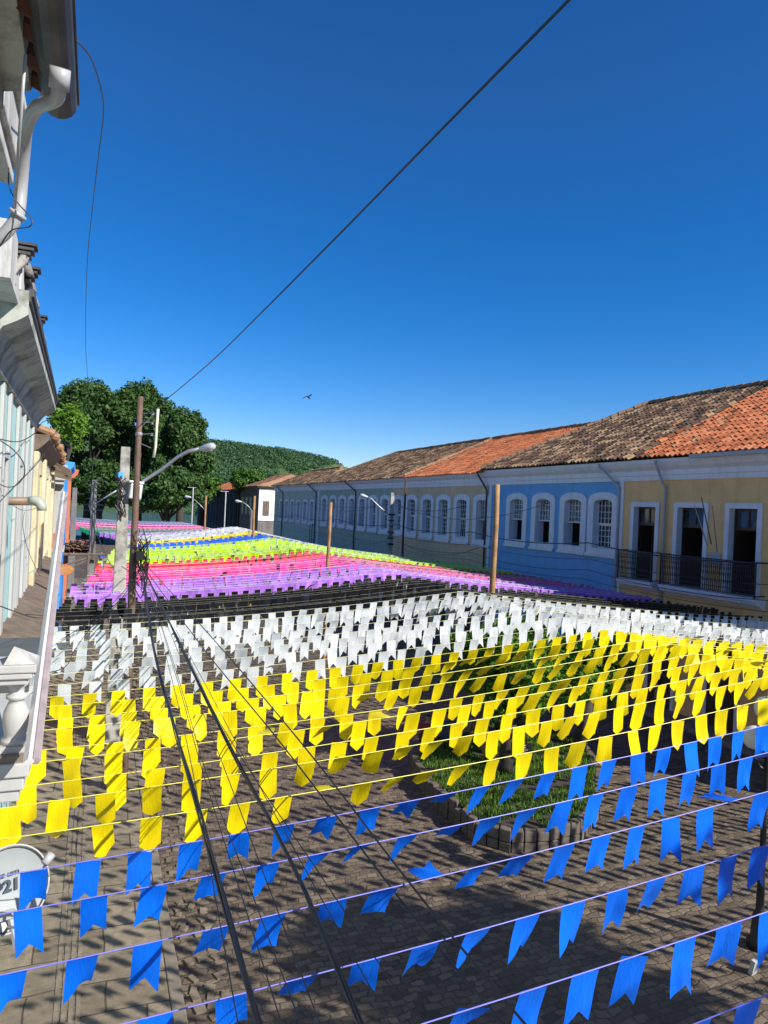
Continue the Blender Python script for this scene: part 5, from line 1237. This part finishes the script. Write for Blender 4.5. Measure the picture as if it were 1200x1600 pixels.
bands = [  # key, colour, shape, cord, string positions, flags as own parts?
    ('blue', 'swallow', 'blue', [2.42, 3.0, 3.52, 4.02, 4.62, 5.12], 'bright blue swallowtail', 'bottom edge of the photo'),
    ('yellow', 'point', 'yellow', [5.72, 6.2, 6.68, 7.15, 7.62, 8.1, 8.58, 9.05, 9.52], 'yellow pointed', 'blue flags'),
    ('white', 'swallow', 'pale', [10.05+.585*i for i in range(8)]+[14.5], 'white swallowtail', 'yellow flags'),
    ('black', 'swallow', 'dull', [14.95+.42*i for i in range(9)], 'black', 'white flags'),
    ('purple', 'swallow', 'white', [18.75+.43*i for i in range(8)], 'lilac purple', 'black flags'),
    ('pink', 'swallow', 'white', [22.2+.45*i for i in range(7)], 'hot pink', 'purple flags'),
    ('red', 'swallow', 'white', [25.4+.45*i for i in range(5)], 'red', 'pink flags'),
    ('lime', 'swallow', 'white', [27.7+.47*i for i in range(14)], 'lime green', 'red flags'),
    ('blue', 'swallow', 'blue', [34.4+.5*i for i in range(5)], 'far deep blue', 'lime flags'),
    ('yellow', 'point', 'yellow', [37.0+.5*i for i in range(4)], 'far yellow', 'far blue flags'),
    ('white', 'swallow', 'white', [39.2+.55*i for i in range(10)], 'far white', 'far yellow flags'),
    ('purple', 'swallow', 'white', [45.2+.7*i for i in range(5)], 'far lilac', 'far white flags'),
    ('green', 'swallow', 'white', [49+.8*i for i in range(8)], 'dark green', 'far lilac flags'),
    ('pink', 'swallow', 'white', [55.8+.85*i for i in range(9)], 'far crimson', 'dark green flags'),
    ('navy', 'swallow', 'white', [64+.9*i for i in range(11)], 'navy blue', 'far crimson flags')]
def gust(X, L, s=0):
    n = noise.noise(Vector((X*.16, L*.35, 1.7+s)))*1.0 + noise.noise(Vector((X*.8, L*1.3, 5+s)))*.45
    return n
FVAR = {}
rf = random.Random(99)
for bi, (key, shape, cord, Ls, adj, ref) in enumerate(bands):
    far = bi >= 8; NV = 10
    if (key, shape) not in FVAR: FVAR[(key, shape)] = [flag_mesh(shape, FM[key], v) for v in range(NV)]
    meshes = FVAR[(key, shape)]
    for si, L in enumerate(Ls):
        f, xl, xr = path(L); 
        if bi == 0: lb = adj+' bunting string, '+WORD[si]+' up from the '+ref
        else: lb = adj+' bunting string, '+WORD[si]+' one beyond the '+ref
        t = None if far else thing('bunting_string', lb, 'bunting', f(xl), 'strings of %s flags' % adj)
        g = MB(); nn = 30; r_ = .0035 if L < 10 else .0034 if L < 14.6 else .0026 if L < 18.5 else .0042 if L < 34 else .006
        g.tube([f(xl+(xr-xl)*k/nn) for k in range(nn+1)], r_, 4 if L > 9 else 6)
        if not far: g.build('cord', CM[cord], t, fix=False)
        pitch = .305 if L < 34 else .33; X = math.floor(xl/.305)*.305+.305+.12*math.sin(L*1.1)+rf.uniform(-.05, .05); o0 = None if far else world_loc(t); fb = g; nc_ = len(g.f)
        while X < xr-.15:
            p = f(X); gs = gust(X, L, bi*.0)
            base_sw = .26 if bi == 0 else .14
            swing = base_sw+(.6 if bi < 2 else .42)*gs+rf.gauss(0, .08)
            if bi <= 1: swing += .6*math.exp(-((X-1.9-.35*(L-4))/1.15)**2)*(1 if L < 6.5 else .25)
            if 1 <= bi <= 2: swing += .75*math.exp(-((X-5.6)/1.6)**2-((L-8.9)/1.1)**2)
            swing = max(-.35, min(1.35, swing)); tw = rf.gauss(0, .10)+.12*gs; roll = rf.gauss(0, .05)
            if rf.random() < .03: swing = rf.uniform(.9, 1.5); tw += rf.uniform(-.4, .4)
            sc = rf.uniform(.94, 1.05); me = meshes[rf.randrange(NV)]
            if not far:
                o = bpy.data.objects.new('flag', me); COL.objects.link(o); o.parent = t; o.location = p-o0
                o.rotation_euler = (swing, roll, tw); o.scale = (sc, sc, sc*rf.uniform(.95, 1.05))
            else:
                M4 = Matrix.Translation(p) @ Matrix.Rotation(tw, 4, 'Z') @ Matrix.Rotation(roll, 4, 'Y') @ Matrix.Rotation(swing, 4, 'X')
                w, h = .095, .33; n0 = len(fb.v)
                c_ = .8 if shape == 'swallow' else 1.0; e_ = 1.0 if shape == 'swallow' else .8; b_ = rf.uniform(-.04, .05)
                for (x, y, z) in ((-w, 0, 0), (0, 0, 0), (w, 0, 0), (w, b_*.4, -h*.5), (w, b_, -h*e_), (0, b_, -h*c_), (-w, b_, -h*e_), (-w, b_*.4, -h*.5), (0, b_*.4, -h*.5)): fb.v.append(tuple(M4 @ Vector((x, y, z))))
                fb.f += [(n0, n0+1, n0+8, n0+7), (n0+1, n0+2, n0+3, n0+8), (n0+7, n0+8, n0+5, n0+6), (n0+8, n0+3, n0+4, n0+5)]
            X += pitch*rf.uniform(.93, 1.07)*(1.15-.15*min(1, max(0, (X-1)/5)) if L < 15 else 1)
        if far:
            t = g.build('bunting_string', [CM[cord], FM[key]], None, fix=False); tag(t, lb, 'bunting', 'strings of %s flags' % adj)
            mi = np.zeros(len(t.data.polygons), dtype=np.int32); mi[nc_:] = 1; t.data.polygons.foreach_set('material_index', mi)
